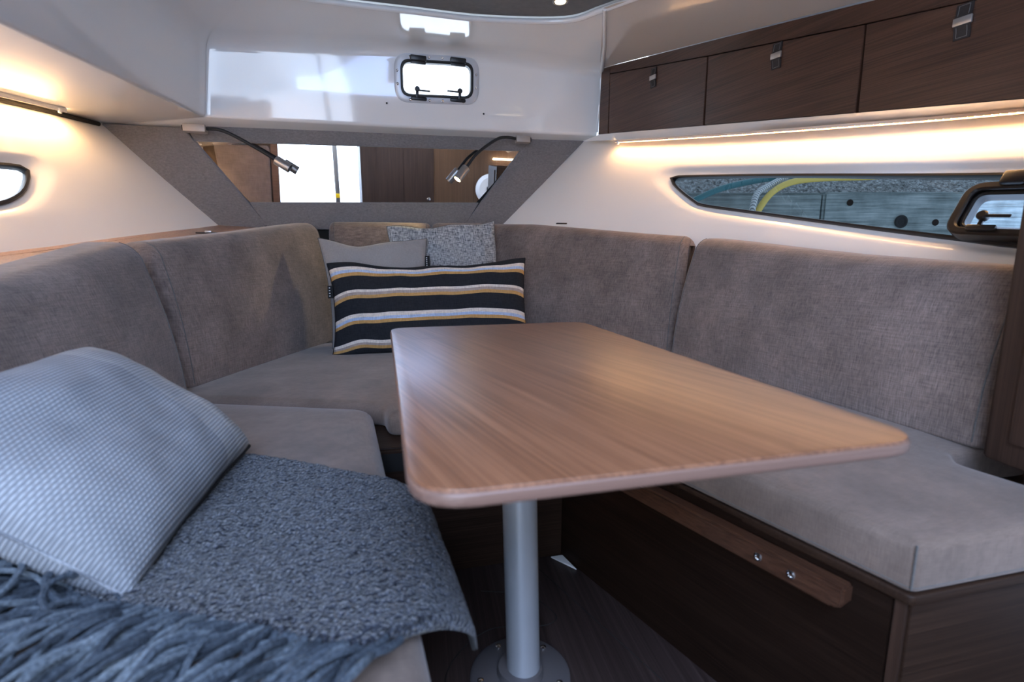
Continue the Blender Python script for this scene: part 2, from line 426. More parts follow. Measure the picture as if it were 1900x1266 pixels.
def hermite(pts):
    pts = sorted(pts); ys = [p[0] for p in pts]; n = len(pts)
    def mm(i, k):
        a, b = (0, 1) if i == 0 else ((n - 2, n - 1) if i == n - 1 else (i - 1, i + 1))
        return (pts[b][k] - pts[a][k]) / (ys[b] - ys[a])
    def g(y):
        i = 0
        while i < n - 2 and y > ys[i + 1]: i += 1
        h = ys[i + 1] - ys[i]; t = (y - ys[i]) / h; out = []
        for k in (1, 2):
            if t > 1: out.append(pts[i + 1][k] + mm(i + 1, k) * (y - ys[i + 1])); continue
            if t < 0: out.append(pts[i][k] + mm(i, k) * (y - ys[i])); continue
            out.append((2 * t ** 3 - 3 * t * t + 1) * pts[i][k] + (t ** 3 - 2 * t * t + t) * h * mm(i, k) + (-2 * t ** 3 + 3 * t * t) * pts[i + 1][k] + (t ** 3 - t * t) * h * mm(i + 1, k))
        return V((out[0], y, out[1]))
    return g

# ------------------------------------------------------------------ hull side walls (rails as functions of y)
RB = hermite([(2.757, .638, .959), (2.4, .90, .915), (2.1, 1.08, .87), (1.7, 1.26, .83), (1.2, 1.35, .78), (.7, 1.39, .75), (-1.3, 1.42, .70)])
RT = hermite([(2.709, 1.077, 1.395), (2.44, 1.19, 1.352), (1.9, 1.315, 1.27), (1.36, 1.44, 1.193), (1.0, 1.56, 1.15), (.5, 1.66, 1.10), (-1.3, 1.8, 1.05)])
LB = hermite([(2.757, -.747, .937), (2.3, -.965, .865), (1.9, -1.12, .804), (1.4, -1.24, .75), (.8, -1.3, .72), (-1.3, -1.35, .70)])
LT = hermite([(2.713, -1.154, 1.355), (2.3, -1.28, 1.337), (1.7, -1.40, 1.28), (1.0, -1.5, 1.22), (-1.3, -1.6, 1.15)])
def surf(B, T, y, v): return B(y).lerp(T(y), v)
def frame_at(B, T, y, v, side):
    o = surf(B, T, y, v); ty = (surf(B, T, y + .01, v) - o).normalized(); tv = (surf(B, T, y, v + .01) - o).normalized()
    n = ty.cross(tv).normalized()
    if n.x * side > 0: n = -n              # inward
    tv = (tv - ty * tv.dot(ty)).normalized()
    return o, ty, tv, n
def side_wall(name, B, T, side, frame_uv, rec_uv, pane_mat, tint_label, wname, cut=None):
    H_ = .42
    rec = [V((p.x, p.y)) for p in catmull([(a, b, 0) for a, b in rec_uv], 5, True)]
    rec = [V((p.x, p.y)) for p in resample([(p.x, p.y * H_, 0) for p in rec], 90, True)]; rec = [V((p.x, p.y / H_)) for p in rec]
    fr = catmull([(a, b * H_, 0) for a, b in frame_uv], 5, True); fr = resample(fr, 90, True); frm = [V((p.x, p.y)) for p in fr]
    fr = [V((p.x, p.y / H_)) for p in frm]
    y0, y1, v0, v1 = -1.25, 2.80, -.25, 1.06
    ny, nv = 40, 9
    outer = [(y0 + (y1 - y0) * i / ny, v0) for i in range(ny)] + [(y1, v0 + (v1 - v0) * i / nv) for i in range(nv)] + [(y1 - (y1 - y0) * i / ny, v1) for i in range(ny)] + [(y0, v1 - (v1 - v0) * i / nv) for i in range(nv)]
    inner = [(y0 + (y1 - y0) * i / ny, v0 + (v1 - v0) * j / nv) for i in range(1, ny) for j in range(1, nv)]
    vs_, fs = patch(outer, rec, inner, lambda p: surf(B, T, p[0], p[1]))
    # the moulded recess round the window
    def P(uv, off):
        o, ty, tv, n = frame_at(B, T, uv[0], uv[1], side); return o - n * off
    base = len(vs_); N = len(rec); K = 5
    for k in range(K + 1):
        t = k / K; e = t * t * (3 - 2 * t)
        for a, b in zip(rec, fr): vs_.append(P(a.lerp(b, t), .020 * e))
    for k in range(K):
        for i in range(N): fs.append((base + k * N + i, base + k * N + (i + 1) % N, base + (k + 1) * N + (i + 1) % N, base + (k + 1) * N + i))
    bm = bmesh.new(); vv = [bm.verts.new(v) for v in vs_]
    for f in fs:
        try: bm.faces.new([vv[i] for i in f])
        except ValueError: pass
    bmesh.ops.remove_doubles(bm, verts=bm.verts, dist=1e-4)
    wall = frombm(name, bm, 'hull_liner', None, 60); tag(wall, kind='structure')
    win = thing(wname, surf(B, T, frame_uv[0][0] + .6, .2), tint_label, None, None, 'structure')
    # black frame: rounded band between two outlines
    ins = [V((p.x, p.y / H_)) for p in inset(frm, .011)]
    prof = [(0, .030), (0, .012), (.3, .008), (.8, .008), (1, .014), (1, .030)]
    vs_, fs = [], []
    for (t, off) in prof:
        for a, b in zip(fr, ins): vs_.append(P(a.lerp(b, t), off))
    for k in range(len(prof) - 1):
        for i in range(N): fs.append((k * N + i, k * N + (i + 1) % N, (k + 1) * N + (i + 1) % N, (k + 1) * N + i))
    raw('window_frame', vs_, fs, 'black_plastic', win)
    if cut:                                   # pane with the opening for the port
        hol = [V((p.x, p.y)) for p in roundpoly([(cut[0], cut[2]), (cut[1], cut[2]), (cut[1], cut[3]), (cut[0], cut[3])], .03, 5)]
        vs_, fs = patch(ins, hol, [], lambda p: P(p, .022)); raw('pane', vs_, fs, pane_mat, win, False)
    else: raw('pane', [P(a, .022) for a in ins], [tuple(range(N))], pane_mat, win, False)
    return wall, win
wall_r, win_r = side_wall('wall_right', RB, RT, 1,
    [(.30, .60), (.6, .615), (.941, .629), (1.301, .648), (1.565, .653), (1.901, .650), (2.03, .645), (2.062, .622), (2.04, .565), (1.984, .485), (1.91, .396), (1.854, .352), (1.619, .304), (1.305, .253), (1.011, .198), (.875, .168), (.55, .13), (.30, .12)],
    [(.26, .68), (.6, .70), (.955, .717), (1.5, .735), (1.9, .742), (2.073, .738), (2.135, .705), (2.165, .64), (2.13, .55), (2.06, .45), (1.951, .327), (1.819, .239), (1.506, .185), (1.2, .135), (.86, .084), (.5, .06), (.26, .05)],
    'tinted_glass', 'long pointed tinted hull window looking onto the dock timbers', 'window_2', (.72, 1.01, .235, .495))
wall_l, win_l = side_wall('wall_left', LB, LT, -1,
    [(1.0, .50), (1.6, .535), (2.0, .553), (2.12, .556), (2.18, .547), (2.196, .517), (2.18, .465), (2.12, .36), (2.051, .30), (1.98, .278), (1.6, .22), (1.0, .18)],
    [(.95, .57), (1.6, .60), (2.0, .615), (2.18, .617), (2.265, .60), (2.287, .54), (2.27, .46), (2.194, .328), (2.11, .238), (1.973, .198), (1.6, .15), (.95, .11)],
    'clear_glass', 'bright hull window with black frame at left edge', 'window_3')

# opening port inside the right window
def opening_port():
    y0, v0 = .865, .365
    o, ty, tv, n = frame_at(RB, RT, y0, v0, 1)
    mt = Matrix((( -ty.x, tv.x, n.x, o.x), (-ty.y, tv.y, n.y, o.y), (-ty.z, tv.z, n.z, o.z), (0, 0, 0, 1)))   # x runs aft
    root = win_r
    def ring(name, w_, h_, r, wd, d0, d1, mat):
        a = roundpoly([(-w_, -h_), (w_, -h_), (w_, h_), (-w_, h_)], r, 8); b = inset(a, wd); N = len(a); vs_ = []; fs = []
        for (pl, d) in ((a, d0), (a, d1 - .004), (inset(a, .004), d1), (inset(a, wd - .004), d1), (b, d1 - .004), (b, d0)):
            for p in pl: vs_.append(mt @ V((p.x, p.y, d)))
        for k in range(5):
            for i in range(N): fs.append((k * N + i, k * N + (i + 1) % N, (k + 1) * N + (i + 1) % N, (k + 1) * N + i))
        ob = raw(name, vs_, fs, mat, root); return b
    ring('port_frame', .168, .073, .045, .020, -.02, .022, 'bronze_black')
    b = ring('port_sash', .150, .056, .034, .012, -.02, .010, 'black_plastic')
    raw('port_pane', [mt @ V((p.x, p.y, -.004)) for p in b], [tuple(range(len(b)))], 'blue_glass', root, False)
    hg = box('hinge', (-.075, .078, .018), (.05, .036, .03), 'black_plastic', root, .006, mt)
    lt = box('latch', (-.085, -.058, .026), (.062, .014, .012), 'bronze_black', root, .004, mt)
    lathe('latch_knob', mt @ V((-.092, -.028, .020)), n, [(.011, 0), (.012, .006), (.012, .016), (.008, .02)], 'bronze_black', lt, 16)
    box('latch_lever', (-.062, -.030, .034), (.055, .008, .005), 'bronze_black', lt, .002, mt)
    box('latch_arm', (-.093, -.044, .022), (.010, .028, .008), 'bronze_black', lt, .002, mt)
opening_port()

# ------------------------------------------------------------------ unseen outer shell, added to keep sky light from leaking in
def plate(name, pts, nrm, parent=None): return polyplate(name, pts, nrm, .02, 'white_paint', parent, 0)
sh0 = plate('light_block_top', [(-1.75, -.14, 1.80), (1.75, -.14, 1.80), (1.75, 2.55, 1.80), (-1.75, 2.55, 1.80)], (0, 0, 1)); tag(sh0, kind='structure')
for sx, B_, T_ in ((-1, LB, LT), (1, RB, RT)):
    up_v, lo_v, qf = [], [], []
    for k in range(19):
        y = -1.24 + 4.02 * k / 18; t_ = T_(y); b_ = B_(y); o_ = surf(B_, T_, y, -.22)
        up_v += [(t_.x + sx * .04, y, t_.z + .02), (t_.x + sx * .10, y, min(1.82, 1.82 - max(0, y - 2.3) * .6))]; lo_v += [(o_.x + sx * .005, y, o_.z), (o_.x, y, -.06)]
        if k: qf.append((2 * k - 2, 2 * k - 1, 2 * k + 1, 2 * k))
    raw('light_block_upper', up_v, qf, 'white_paint', sh0); raw('light_block_lower', lo_v, qf, 'white_paint', sh0)
plate('light_block_front', [(-.95, 2.80, -.05), (.95, 2.80, -.05), (.95, 2.80, 1.0), (-.95, 2.80, 1.0)], (0, 1, 0), sh0)
plate('light_block_brow', [(-1.30, 2.78, 1.36), (1.30, 2.78, 1.36), (1.30, 2.78, 1.42), (-1.30, 2.78, 1.42)], (0, 1, 0), sh0)
plate('light_block_bottom', [(-1.5, -1.24, -.08), (1.5, -1.24, -.08), (1.4, 2.8, -.08), (-1.4, 2.8, -.08)], (0, 0, -1), sh0)

# ------------------------------------------------------------------ floor
fl = slab('floor', [V(p) for p in ((-1.3, -1.25), (1.45, -1.25), (1.45, 1.6), (-1.3, 1.6))], -.03, 0, 'floor_wood', None, .001); tag(fl, kind='structure')
# hatch seams in the floor
sp = [(.20, 1.10, .0), (.30, 1.06, 0), (.345, .985, 0), (.33, .955, 0), (.28, .955, 0), (.20, .97, 0), (.13, .93, 0), (.085, .86, 0), (.09, .75, 0)]
tube('hatch_seam', [(p.x, p.y, .0005) for p in catmull(sp, 8)], .0012, 'dark_gap', fl, 4)
tube('hatch_seam', [(.36, 1.15, .0006), (.60, .40, .0006)], .001, 'dark_gap', fl, 4)

# ------------------------------------------------------------------ front bulkhead: upholstered panels and mirror (leaning 6 degrees)
TN = V((0, -math.cos(R(6)), -math.sin(R(6))))
def fp(x, z): return V((x, 2.75 - (z - 1.0) * math.tan(R(6)), z))
wf = polyplate('wall_front', [fp(-1.35, 0.35) - TN * .03, fp(1.35, .35) - TN * .03, fp(1.35, 1.5) - TN * .03, fp(-1.35, 1.5) - TN * .03], -TN, .02, 'dark_gap', None, 0); tag(wf, kind='structure')
def fpanel(pts):
    c = sum((fp(*p) for p in pts), V((0, 0, 0))) / len(pts)
    q = [fp(*p) for p in pts]; q = [a + (c - a).normalized() * .0022 for a in q]
    return polyplate('upholstered_panel', [a - TN * .030 for a in q], TN, .030, 'wall_fabric', wf, .003)
fpanel([(-1.16, 1.362), (-.842, 1.364), (-.529, .943), (-.57, .92), (-.762, .92)])
fpanel([(1.09, 1.41), (.777, 1.40), (.421, .945), (.42, .93), (.62, .93)])
fpanel([(-.842, 1.39), (.79, 1.41), (.737, 1.335), (-.804, 1.307)])
fpanel([(-.604, 1.046), (.512, 1.070), (.421, .93), (-.529, .92)])
mir = polyplate('wall_mirror', [fp(-.83, 1.32) - TN * .014, fp(.75, 1.345) - TN * .014, fp(.47, 1.04) - TN * .014, fp(-.58, 1.02) - TN * .014], -TN, .006, 'mirror_glass', None, 0)
tag(mir, 'wide trapezoid wall mirror framed by grey fabric panels', 'mirror')

# ------------------------------------------------------------------ moulded white deckhead (loft) with hatch opening
ST = [  # soffit at wall, lower edge, fold, inner edge
    ((-1.62, -1.22, 1.16), (-1.17, -1.22, 1.20), (-.82, -1.22, 1.54), (-.6, -1.22, 1.62)),
    ((-1.56, 0, 1.19), (-1.03, 0, 1.26), (-.79, 0, 1.58), (-.58, 0, 1.66)),
    ((-1.52, 1.0, 1.226), (-.914, 1.0, 1.312), (-.76, 1.0, 1.62), (-.56, 1.0, 1.69)),
    ((-1.43, 1.6, 1.274), (-.848, 1.566, 1.34), (-.737, 1.6, 1.64), (-.55, 1.6, 1.71)),
    ((-1.32, 2.2, 1.332), (-.786, 2.1, 1.366), (-.715, 2.164, 1.66), (-.53, 1.9, 1.725)),
    ((-1.25, 2.50, 1.352), (-.742, 2.50, 1.386), (-.695, 2.46, 1.685), (-.47, 2.07, 1.73)),
    ((-1.19, 2.74, 1.362), (-.722, 2.60, 1.391), (-.675, 2.553, 1.695), (-.42, 2.11, 1.733)),
    ((-1.0, 2.75, 1.361), (-.67, 2.62, 1.392), (-.63, 2.575, 1.698), (-.35, 2.19, 1.735)),
    ((-.3, 2.75, 1.373), (-.30, 2.62, 1.395), (-.25, 2.575, 1.713), (-.09, 2.215, 1.737)),
    ((.06, 2.75, 1.379), (.03, 2.62, 1.397), (.03, 2.575, 1.738), (.15, 2.22, 1.738)),
    ((.55, 2.75, 1.386), (.54, 2.62, 1.403), (.54, 2.575, 1.742), (.436, 2.22, 1.738)),
    ((.85, 2.75, 1.391), (.85, 2.62, 1.408), (.86, 2.575, 1.728), (.76, 2.15, 1.737)),
    ((1.14, 2.75, 1.397), (1.112, 2.62, 1.413), (1.122, 2.575, 1.711), (.872, 2.02, 1.736))]
SUB = 6
cols = [catmull([s[k] for s in ST], SUB) for k in range(4)]
NC = len(cols[0]); rows = []
for i in range(NC):
    A, B, D, E = (cols[k][i] for k in range(4)); pr = [A, A.lerp(B, .5)]
    a, b = B + (A - B).normalized() * .014, B + (D - B).normalized() * .014
    for t in (0, .25, .5, .75, 1): pr.append(a * (1 - t) ** 2 + B * 2 * t * (1 - t) + b * t * t)
    c, d = D + (B - D).normalized() * .05, D + (E - D).normalized() * .10
    pr.append(b.lerp(c, .5))
    for j in range(9):
        t = j / 8; pr.append(c * (1 - t) ** 2 + D * 2 * t * (1 - t) + d * t * t)
    pr.append(d.lerp(E, .5)); pr.append(E)
    rows.append(pr)
NR = len(rows[0]); vs_ = [p for pr in rows for p in pr]; fs = []
C0, C1, Q0, Q1 = 9 * SUB, 10 * SUB, 6, 8          # columns and rows of the flat patch that carries the hatch
for i in range(NC - 1):
    for j in range(NR - 1):
        if C0 <= i < C1 and Q0 <= j < Q1: continue
        fs.append((i * NR + j, i * NR + j + 1, (i + 1) * NR + j + 1, (i + 1) * NR + j))
bm = bmesh.new(); vv = [bm.verts.new(v) for v in vs_]
for f in fs: bm.faces.new([vv[i] for i in f])
ring_ = [rows[i][Q0] for i in range(C0, C1 + 1)] + [rows[C1][Q0 + 1]] + [rows[i][Q1] for i in range(C1, C0 - 1, -1)] + [rows[C0][Q0 + 1]]
yz = lambda z: 2.6182 - (z - 1.409) * (.0457 / .334)
HC, HW, HH = V((.288, 1.612)), .1985, .1035          # hatch centre and half sizes (x, z)
HT = .028                                              # the hatch leans a little in the panel
def hatch_rect(w_, h_, r): return [V((HC.x + p.x, HC.y + p.y + HT * p.x)) for p in roundpoly([(-w_, -h_), (w_, -h_), (w_, h_), (-w_, h_)], r, 8)]
hole = hatch_rect(.172, .080, .045)
pv, pf = patch([(p.x, p.z) for p in ring_], hole, [], lambda p: V((p[0], yz(p[1]), p[1])))
# keep the patch border exactly on the loft
for k, p in enumerate(ring_):
    q = min(range(len(pv)), key=lambda m: (pv[m].x - p.x) ** 2 + (pv[m].z - p.z) ** 2); pv[q] = p.copy()
pw = [bm.verts.new(v) for v in pv]
for f in pf: bm.faces.new([pw[i] for i in f])
bmesh.ops.remove_doubles(bm, verts=bm.verts, dist=2e-4)
ceil = frombm('ceiling', bm, 'gelcoat', None, 50); tag(ceil, kind='structure')

tube('shadow_gap', [LT(.2 + 2.48 * k / 30) + V((.012, 0, -.002)) for k in range(31)], .009, 'dark_gap', ceil, 8)

# grey headliner, white bead, beige side panel
right_in = [(.938, 1.85, 1.715), (.96, 1.3, 1.68), (.97, .6, 1.64), (1.0, -.15, 1.60)]
hl = [cols[3][i] for i in range(SUB * 1, NC)] + [V(p) for p in right_in]
hl = [p for p in hl if p.y > -.16]; hl = [V((-.58, -.15, 1.66))] + hl
cen = V((.2, 1.0, 1.76)); n = len(hl)
inn = [p.lerp(cen, .012) + V((0, 0, .012)) for p in hl]; inn2 = [p.lerp(cen, .5) + V((0, 0, .006)) for p in inn]
vs_ = inn + inn2 + [cen]; fs = [(i, (i + 1) % n, n + (i + 1) % n, n + i) for i in range(n)] + [(n + i, n + (i + 1) % n, 2 * n) for i in range(n)]
raw('headliner', vs_, fs, 'headliner_fabric', ceil)
tube('headliner_bead', hl, .011, 'gelcoat', ceil, 10)
ptop = [(1.10, 2.575, 1.714), (1.108, 2.50, 1.706), (1.235, 1.859, 1.600), (1.349, 1.276, 1.502), (1.415, .90, 1.445), (1.48, .4, 1.38), (1.6, -1.2, 1.25)]
pin = [(.862, 1.993, 1.730), (.885, 1.93, 1.722), (.938, 1.80, 1.707), (.96, 1.3, 1.675), (.968, .9, 1.655), (.98, .4, 1.62), (1.02, -1.2, 1.58)]
ptop = catmull(ptop, 5); pin = catmull(pin, 5); n = len(ptop); vs_ = []; fs = []
for a, b in zip(ptop, pin):
    for k in range(5): vs_.append(a.lerp(b, k / 4))
for i in range(n - 1):
    for k in range(4): fs.append((i * 5 + k, i * 5 + k + 1, (i + 1) * 5 + k + 1, (i + 1) * 5 + k))
raw('side_panel', vs_, fs, 'beige_panel', ceil)
tube('corner_bead', [(.868, 1.995, 1.728), (1.0, 2.29, 1.718), (1.112, 2.575, 1.70), (1.116, 2.60, 1.60), (1.113, 2.622, 1.43)], .009, 'gelcoat', ceil, 8)
for (x, z) in ((.060, 1.733), (.052, 1.496), (.505, 1.738), (.512, 1.478)):
    lathe('plug_hole', (x, yz(z) + .001, z), (0, -1, -.13), [(.009, 0), (.009, .002), (.006, .0025), (.0045, .0012)], 'white_paint', ceil, 14)
    lathe('hole', (x, yz(z) - .0012, z), (0, -1, -.13), [(.0042, 0), (.0042, .0012)], 'soft_black', ceil, 12)
# ceiling downlight in the headliner
dl = thing('ceiling_downlight', (.70, 2.03, 1.752), 'small glowing downlight recessed in the grey headliner', 'light')
lathe('rim', (.70, 2.03, 1.756), (0, 0, -1), [(.030, 0), (.031, .006), (.026, .009), (.022, .006)], 'satin_metal', dl, 20)
lathe('lens', (.70, 2.03, 1.752), (0, 0, -1), [(.021, 0), (.020, .004), (.012, .006)], 'spot_led', dl, 16)

# front opening hatch
hat = thing('window_1', (HC.x, yz(HC.y), HC.y), 'small opening porthole in the white panel above the mirror', None, None, 'structure')
TNh = V((0, -1, -.1368)).normalized()
def hp(p, d): return V((p.x, yz(p.y), p.y)) + TNh * d
def hring(name, outl, prof, mat, parent=None):
    N = len(outl[0]); vs_ = []; fs = []
    for (k, d) in prof:
        for p in outl[k]: vs_.append(hp(p, d))
    for k in range(len(prof) - 1):
        for i in range(N): fs.append((k * N + i, k * N + (i + 1) % N, (k + 1) * N + (i + 1) % N, (k + 1) * N + i))
    return raw(name, vs_, fs, mat, parent or hat)
o1 = hatch_rect(HW, HH, .068); o2 = hatch_rect(HW - .004, HH - .004, .064); o3 = hatch_rect(.170, .078, .044); o4 = hatch_rect(.158, .066, .036); o5 = hatch_rect(.163, .071, .04)
flg = hring('flange', [o1, o2, o3], [(0, 0), (0, .003), (1, .006), (2, .006), (2, -.03)], 'flange_white')
hring('sash', [o3, o5, o4], [(0, -.03), (0, .006), (0, .012), (1, .013), (2, .008), (2, -.03)], 'black_rubber')
raw('pane', [hp(p, -.006) for p in o4], [tuple(range(len(o4)))], 'clear_glass', hat, False)
hm = Matrix(((1, 0, 0, HC.x), (0, TNh.z * -1, TNh.y, 0), (0, -TNh.y, TNh.z, 0), (0, 0, 0, 1)))
def hmat(x, z):
    c = V((HC.x + x, 0, HC.y + z + HT * x)); up = V((HT, .1368 * -1, 1)).normalized(); up = (up - TNh * up.dot(TNh)).normalized(); rt = up.cross(TNh).normalized()
    c.y = yz(c.z)
    return Matrix(((rt.x, up.x, TNh.x, c.x), (rt.y, up.y, TNh.y, c.y), (rt.z, up.z, TNh.z, c.z), (0, 0, 0, 1)))
for x in (-.088, .096):
    m_ = hmat(x, .078); hb = box('hinge', (0, .004, .014), (.074, .024, .022), 'black_plastic', hat, .005, m_)
    box('hinge_leaf', (0, -.014, .014), (.070, .014, .016), 'black_plastic', hb, .004, m_)
    m_ = hmat(x, -.080); lb = box('latch', (0, -.006, .012), (.074, .016, .016), 'black_plastic', hat, .005, m_)
    s = 1 if x < 0 else -1
    box('latch_arm', (-.008 * s, .010, .016), (.014, .030, .010), 'black_plastic', lb, .003, m_)
    kn = lathe('latch_knob', m_ @ V((-.008 * s, .034, .008)), TNh, [(.009, 0), (.012, .005), (.012, .014), (.008, .018)], 'black_plastic', lb, 16)
    box('latch_lever', (.026 * s, .030, .012), (.052, .008, .006), 'black_plastic', lb, .002, m_)
for (x, z) in ((-.124, .090), (-.038, .090), (.024, .090), (.124, .088), (-.184, .030), (-.184, -.026), (.184, .028), (.184, -.028), (-.128, -.091), (-.038, -.091), (.024, -.091), (.122, -.091)):
    m_ = hmat(x, z); lathe('screw', m_ @ V((0, 0, .005)), TNh, [(.0062, 0), (.0062, .0022), (.0042, .0034), (.0018, .002)], 'steel', flg, 12)

# ------------------------------------------------------------------ shelf along the left hull and behind the backrests
sh = thing('side_shelf', (-.9, 1.9, .80), 'sloping walnut shelf between left hull wall and grey backrests', 'shelf')
SI = hermite([(2.80, -.50, .930), (2.5, -.56, .905), (2.1, -.62, .842), (1.75, -.80, .785), (1.2, -.86, .735), (.4, -.88, .69)])
def shelf_plate(name, y0, y1, a, b, dz=0, th=.018, mat='walnut_shelf'):
    n_ = 10; vs_ = []; fs = []
    for k in range(n_ + 1):
        y = y0 + (y1 - y0) * k / n_; o = LB(y); i = SI(y)
        p, q = o.lerp(i, a), o.lerp(i, b)
        for t in (p, q): vs_.append((t.x, t.y, t.z + dz)); vs_.append((t.x, t.y, t.z + dz - th))
    for k in range(n_):
        j = 4 * k; fs += [(j, j + 2, j + 6, j + 4), (j + 1, j + 5, j + 7, j + 3), (j, j + 4, j + 5, j + 1), (j + 2, j + 3, j + 7, j + 6)]
    fs += [(0, 1, 3, 2), (4 * n_, 4 * n_ + 2, 4 * n_ + 3, 4 * n_ + 1)]
    return raw(name, vs_, fs, mat, sh, False)
shelf_plate('rim', .42, 2.76, -.12, .17)
shelf_plate('lid', 1.915, 2.60, .178, 1.0); shelf_plate('lid', .42, 1.909, .178, 1.0); shelf_plate('end_strip', 2.605, 2.76, .178, 1.0)
shelf_plate('carcass', .42, 2.76, .1, .98, -.02, .02, 'dark_gap')
lc = box('latch', (-.665, 2.31, .884), (.085, .022, .006), 'black_plastic', sh, .002, None)
box('latch_button', (-.662, 2.305, .889), (.024, .018, .008), 'clip_metal', lc, .002)
# right-hand ledge behind the backrests
vs_ = []; fs = []
for k in range(21):
    y = .5 + 2.27 * k / 20; o = RB(y); vs_ += [(o.x + .02, y, o.z - .05), (o.x - .02, y, o.z - .07), (o.x - .02, y, o.z - .09)]
for k in range(20): fs += [(3 * k, 3 * k + 1, 3 * k + 4, 3 * k + 3), (3 * k + 1, 3 * k + 2, 3 * k + 5, 3 * k + 4)]
tag(raw('trim_1', vs_, fs, 'hull_liner', None), kind='structure')
box('ledge_hinge', (.835, 2.36, .945), (.05, .02, .006), 'black_plastic', bpy.data.objects['trim_1'], .002)

# ------------------------------------------------------------------ overhead lockers on the right
ol = thing('overhead_locker', (1.25, 1.6, 1.2), 'dark walnut overhead locker with three doors under the right ceiling', 'locker')
fe = V((.1917, -.9815, 0)); fnn = V((-.9815, -.1917, 0))           # along the face (aft) and face normal (inboard)
def fpt(s, z, d=0): return V((1.10, 2.55, 0)) + fe * s + fnn * d + V((0, 0, z))
bot = lambda s: 1.402 - .1535 * s
dtop = lambda s: 1.680 - .2025 * s + .012 * s * s
ftop = lambda s: 1.716 - .1690 * s + .0 * s
def fplate(name, pts, mat, parent, th=.018, d=0, bev=.0015): return polyplate(name, [fpt(s, z, d - th) for s, z in pts], fnn, th, mat, parent, bev)
fplate('carcass', [(-.02, bot(0) + .006), (2.6, bot(2.6) + .006), (2.6, ftop(2.6)), (-.02, ftop(0))], 'dark_gap', ol, .02, -.024, 0)
SL = 2.6
fplate('end_stile', [(-.012, bot(0) + .001), (.070, bot(.07) + .001), (.074, dtop(.074)), (.074, ftop(.074)), (.012, ftop(.012)), (0, ftop(0) - .03)], 'walnut_locker', ol)
fplate('top_rail', [(.0745, dtop(.0745) + .004), (.7, dtop(.7) + .004), (1.3, dtop(1.3) + .004), (1.9, dtop(1.9) + .004), (SL, dtop(SL) + .004), (SL, ftop(SL)), (.0745, ftop(.0745))], 'walnut_locker', ol)
hs = {0: (.400, 1.556), 1: (1.013, 1.447), 2: (1.532, 1.358)}
for k, (s0, s1) in enumerate(((.075, .703), (.7075, 1.292), (1.2965, 2.2))):
    d_ = fplate('door', [(s0 + .002, bot(s0) + .002), (s1 - .002, bot(s1) + .002), (s1, dtop(s1)), (s0, dtop(s0))], 'walnut_locker', ol)
    s, z = hs[k]
    mt = Matrix(((fe.x, 0, fnn.x, 0), (fe.y, 0, fnn.y, 0), (0, 1, 0, 0), (0, 0, 0, 1))); c = fpt(s, z); mt.translation = c
    w_, h_ = .017, .040; pr = [(-h_, .003), (-h_ * .5, .005), (-.01, .008), (.01, .008), (h_ * .5, .005), (h_, .003)]
    vs_ = []; fs = []
    for (zz, dd) in pr:
        for x in (-w_, w_): vs_ += [mt @ V((x, zz, dd)), mt @ V((x, zz, max(dd - .004, -.001)))]
    for j in range(5):
        q = 4 * j; fs += [(q, q + 4, q + 6, q + 2), (q + 1, q + 3, q + 7, q + 5), (q, q + 1, q + 5, q + 4), (q + 2, q + 6, q + 7, q + 3)]
    fs += [(0, 2, 3, 1), (20, 21, 23, 22)]
    tag(raw('strap_handle', vs_, fs, 'leather', d_, False), 'black leather strap handle')
    box('metal_clip', (0, 0, .0065), (.039, .019, .007), 'clip_metal', d_, .002, mt)
    for side in (-1, 1):
        for e in (-1, 1):
            tube('stitching', [mt @ V((side * .011, e * .013, .0083)), mt @ V((side * .011, e * h_ * .55, .0056)), mt @ V((side * .011, e * h_ * .9, .0040))], .0007, 'thread', d_, 4)
        tube('stitching', [mt @ V((-.011, side * h_ * .9, .0040)), mt @ V((.011, side * h_ * .9, .0040))], .0007, 'thread', d_, 4)
# pale underside between face and hull
vs_ = []; fs = []
for k in range(25):
    s = SL * k / 24; a = fpt(s, bot(s)); y = a.y + .09 + .05 * k / 24; b = RT(y)
    vs_ += [a, b + V((-.062, 0, .001)), b + V((.03, 0, .004))]
for k in range(24):
    for j in range(2): fs.append((3 * k + j, 3 * k + j + 1, 3 * k + j + 4, 3 * k + j + 3))
raw('underside_panel', vs_, fs, 'hull_liner', ol)

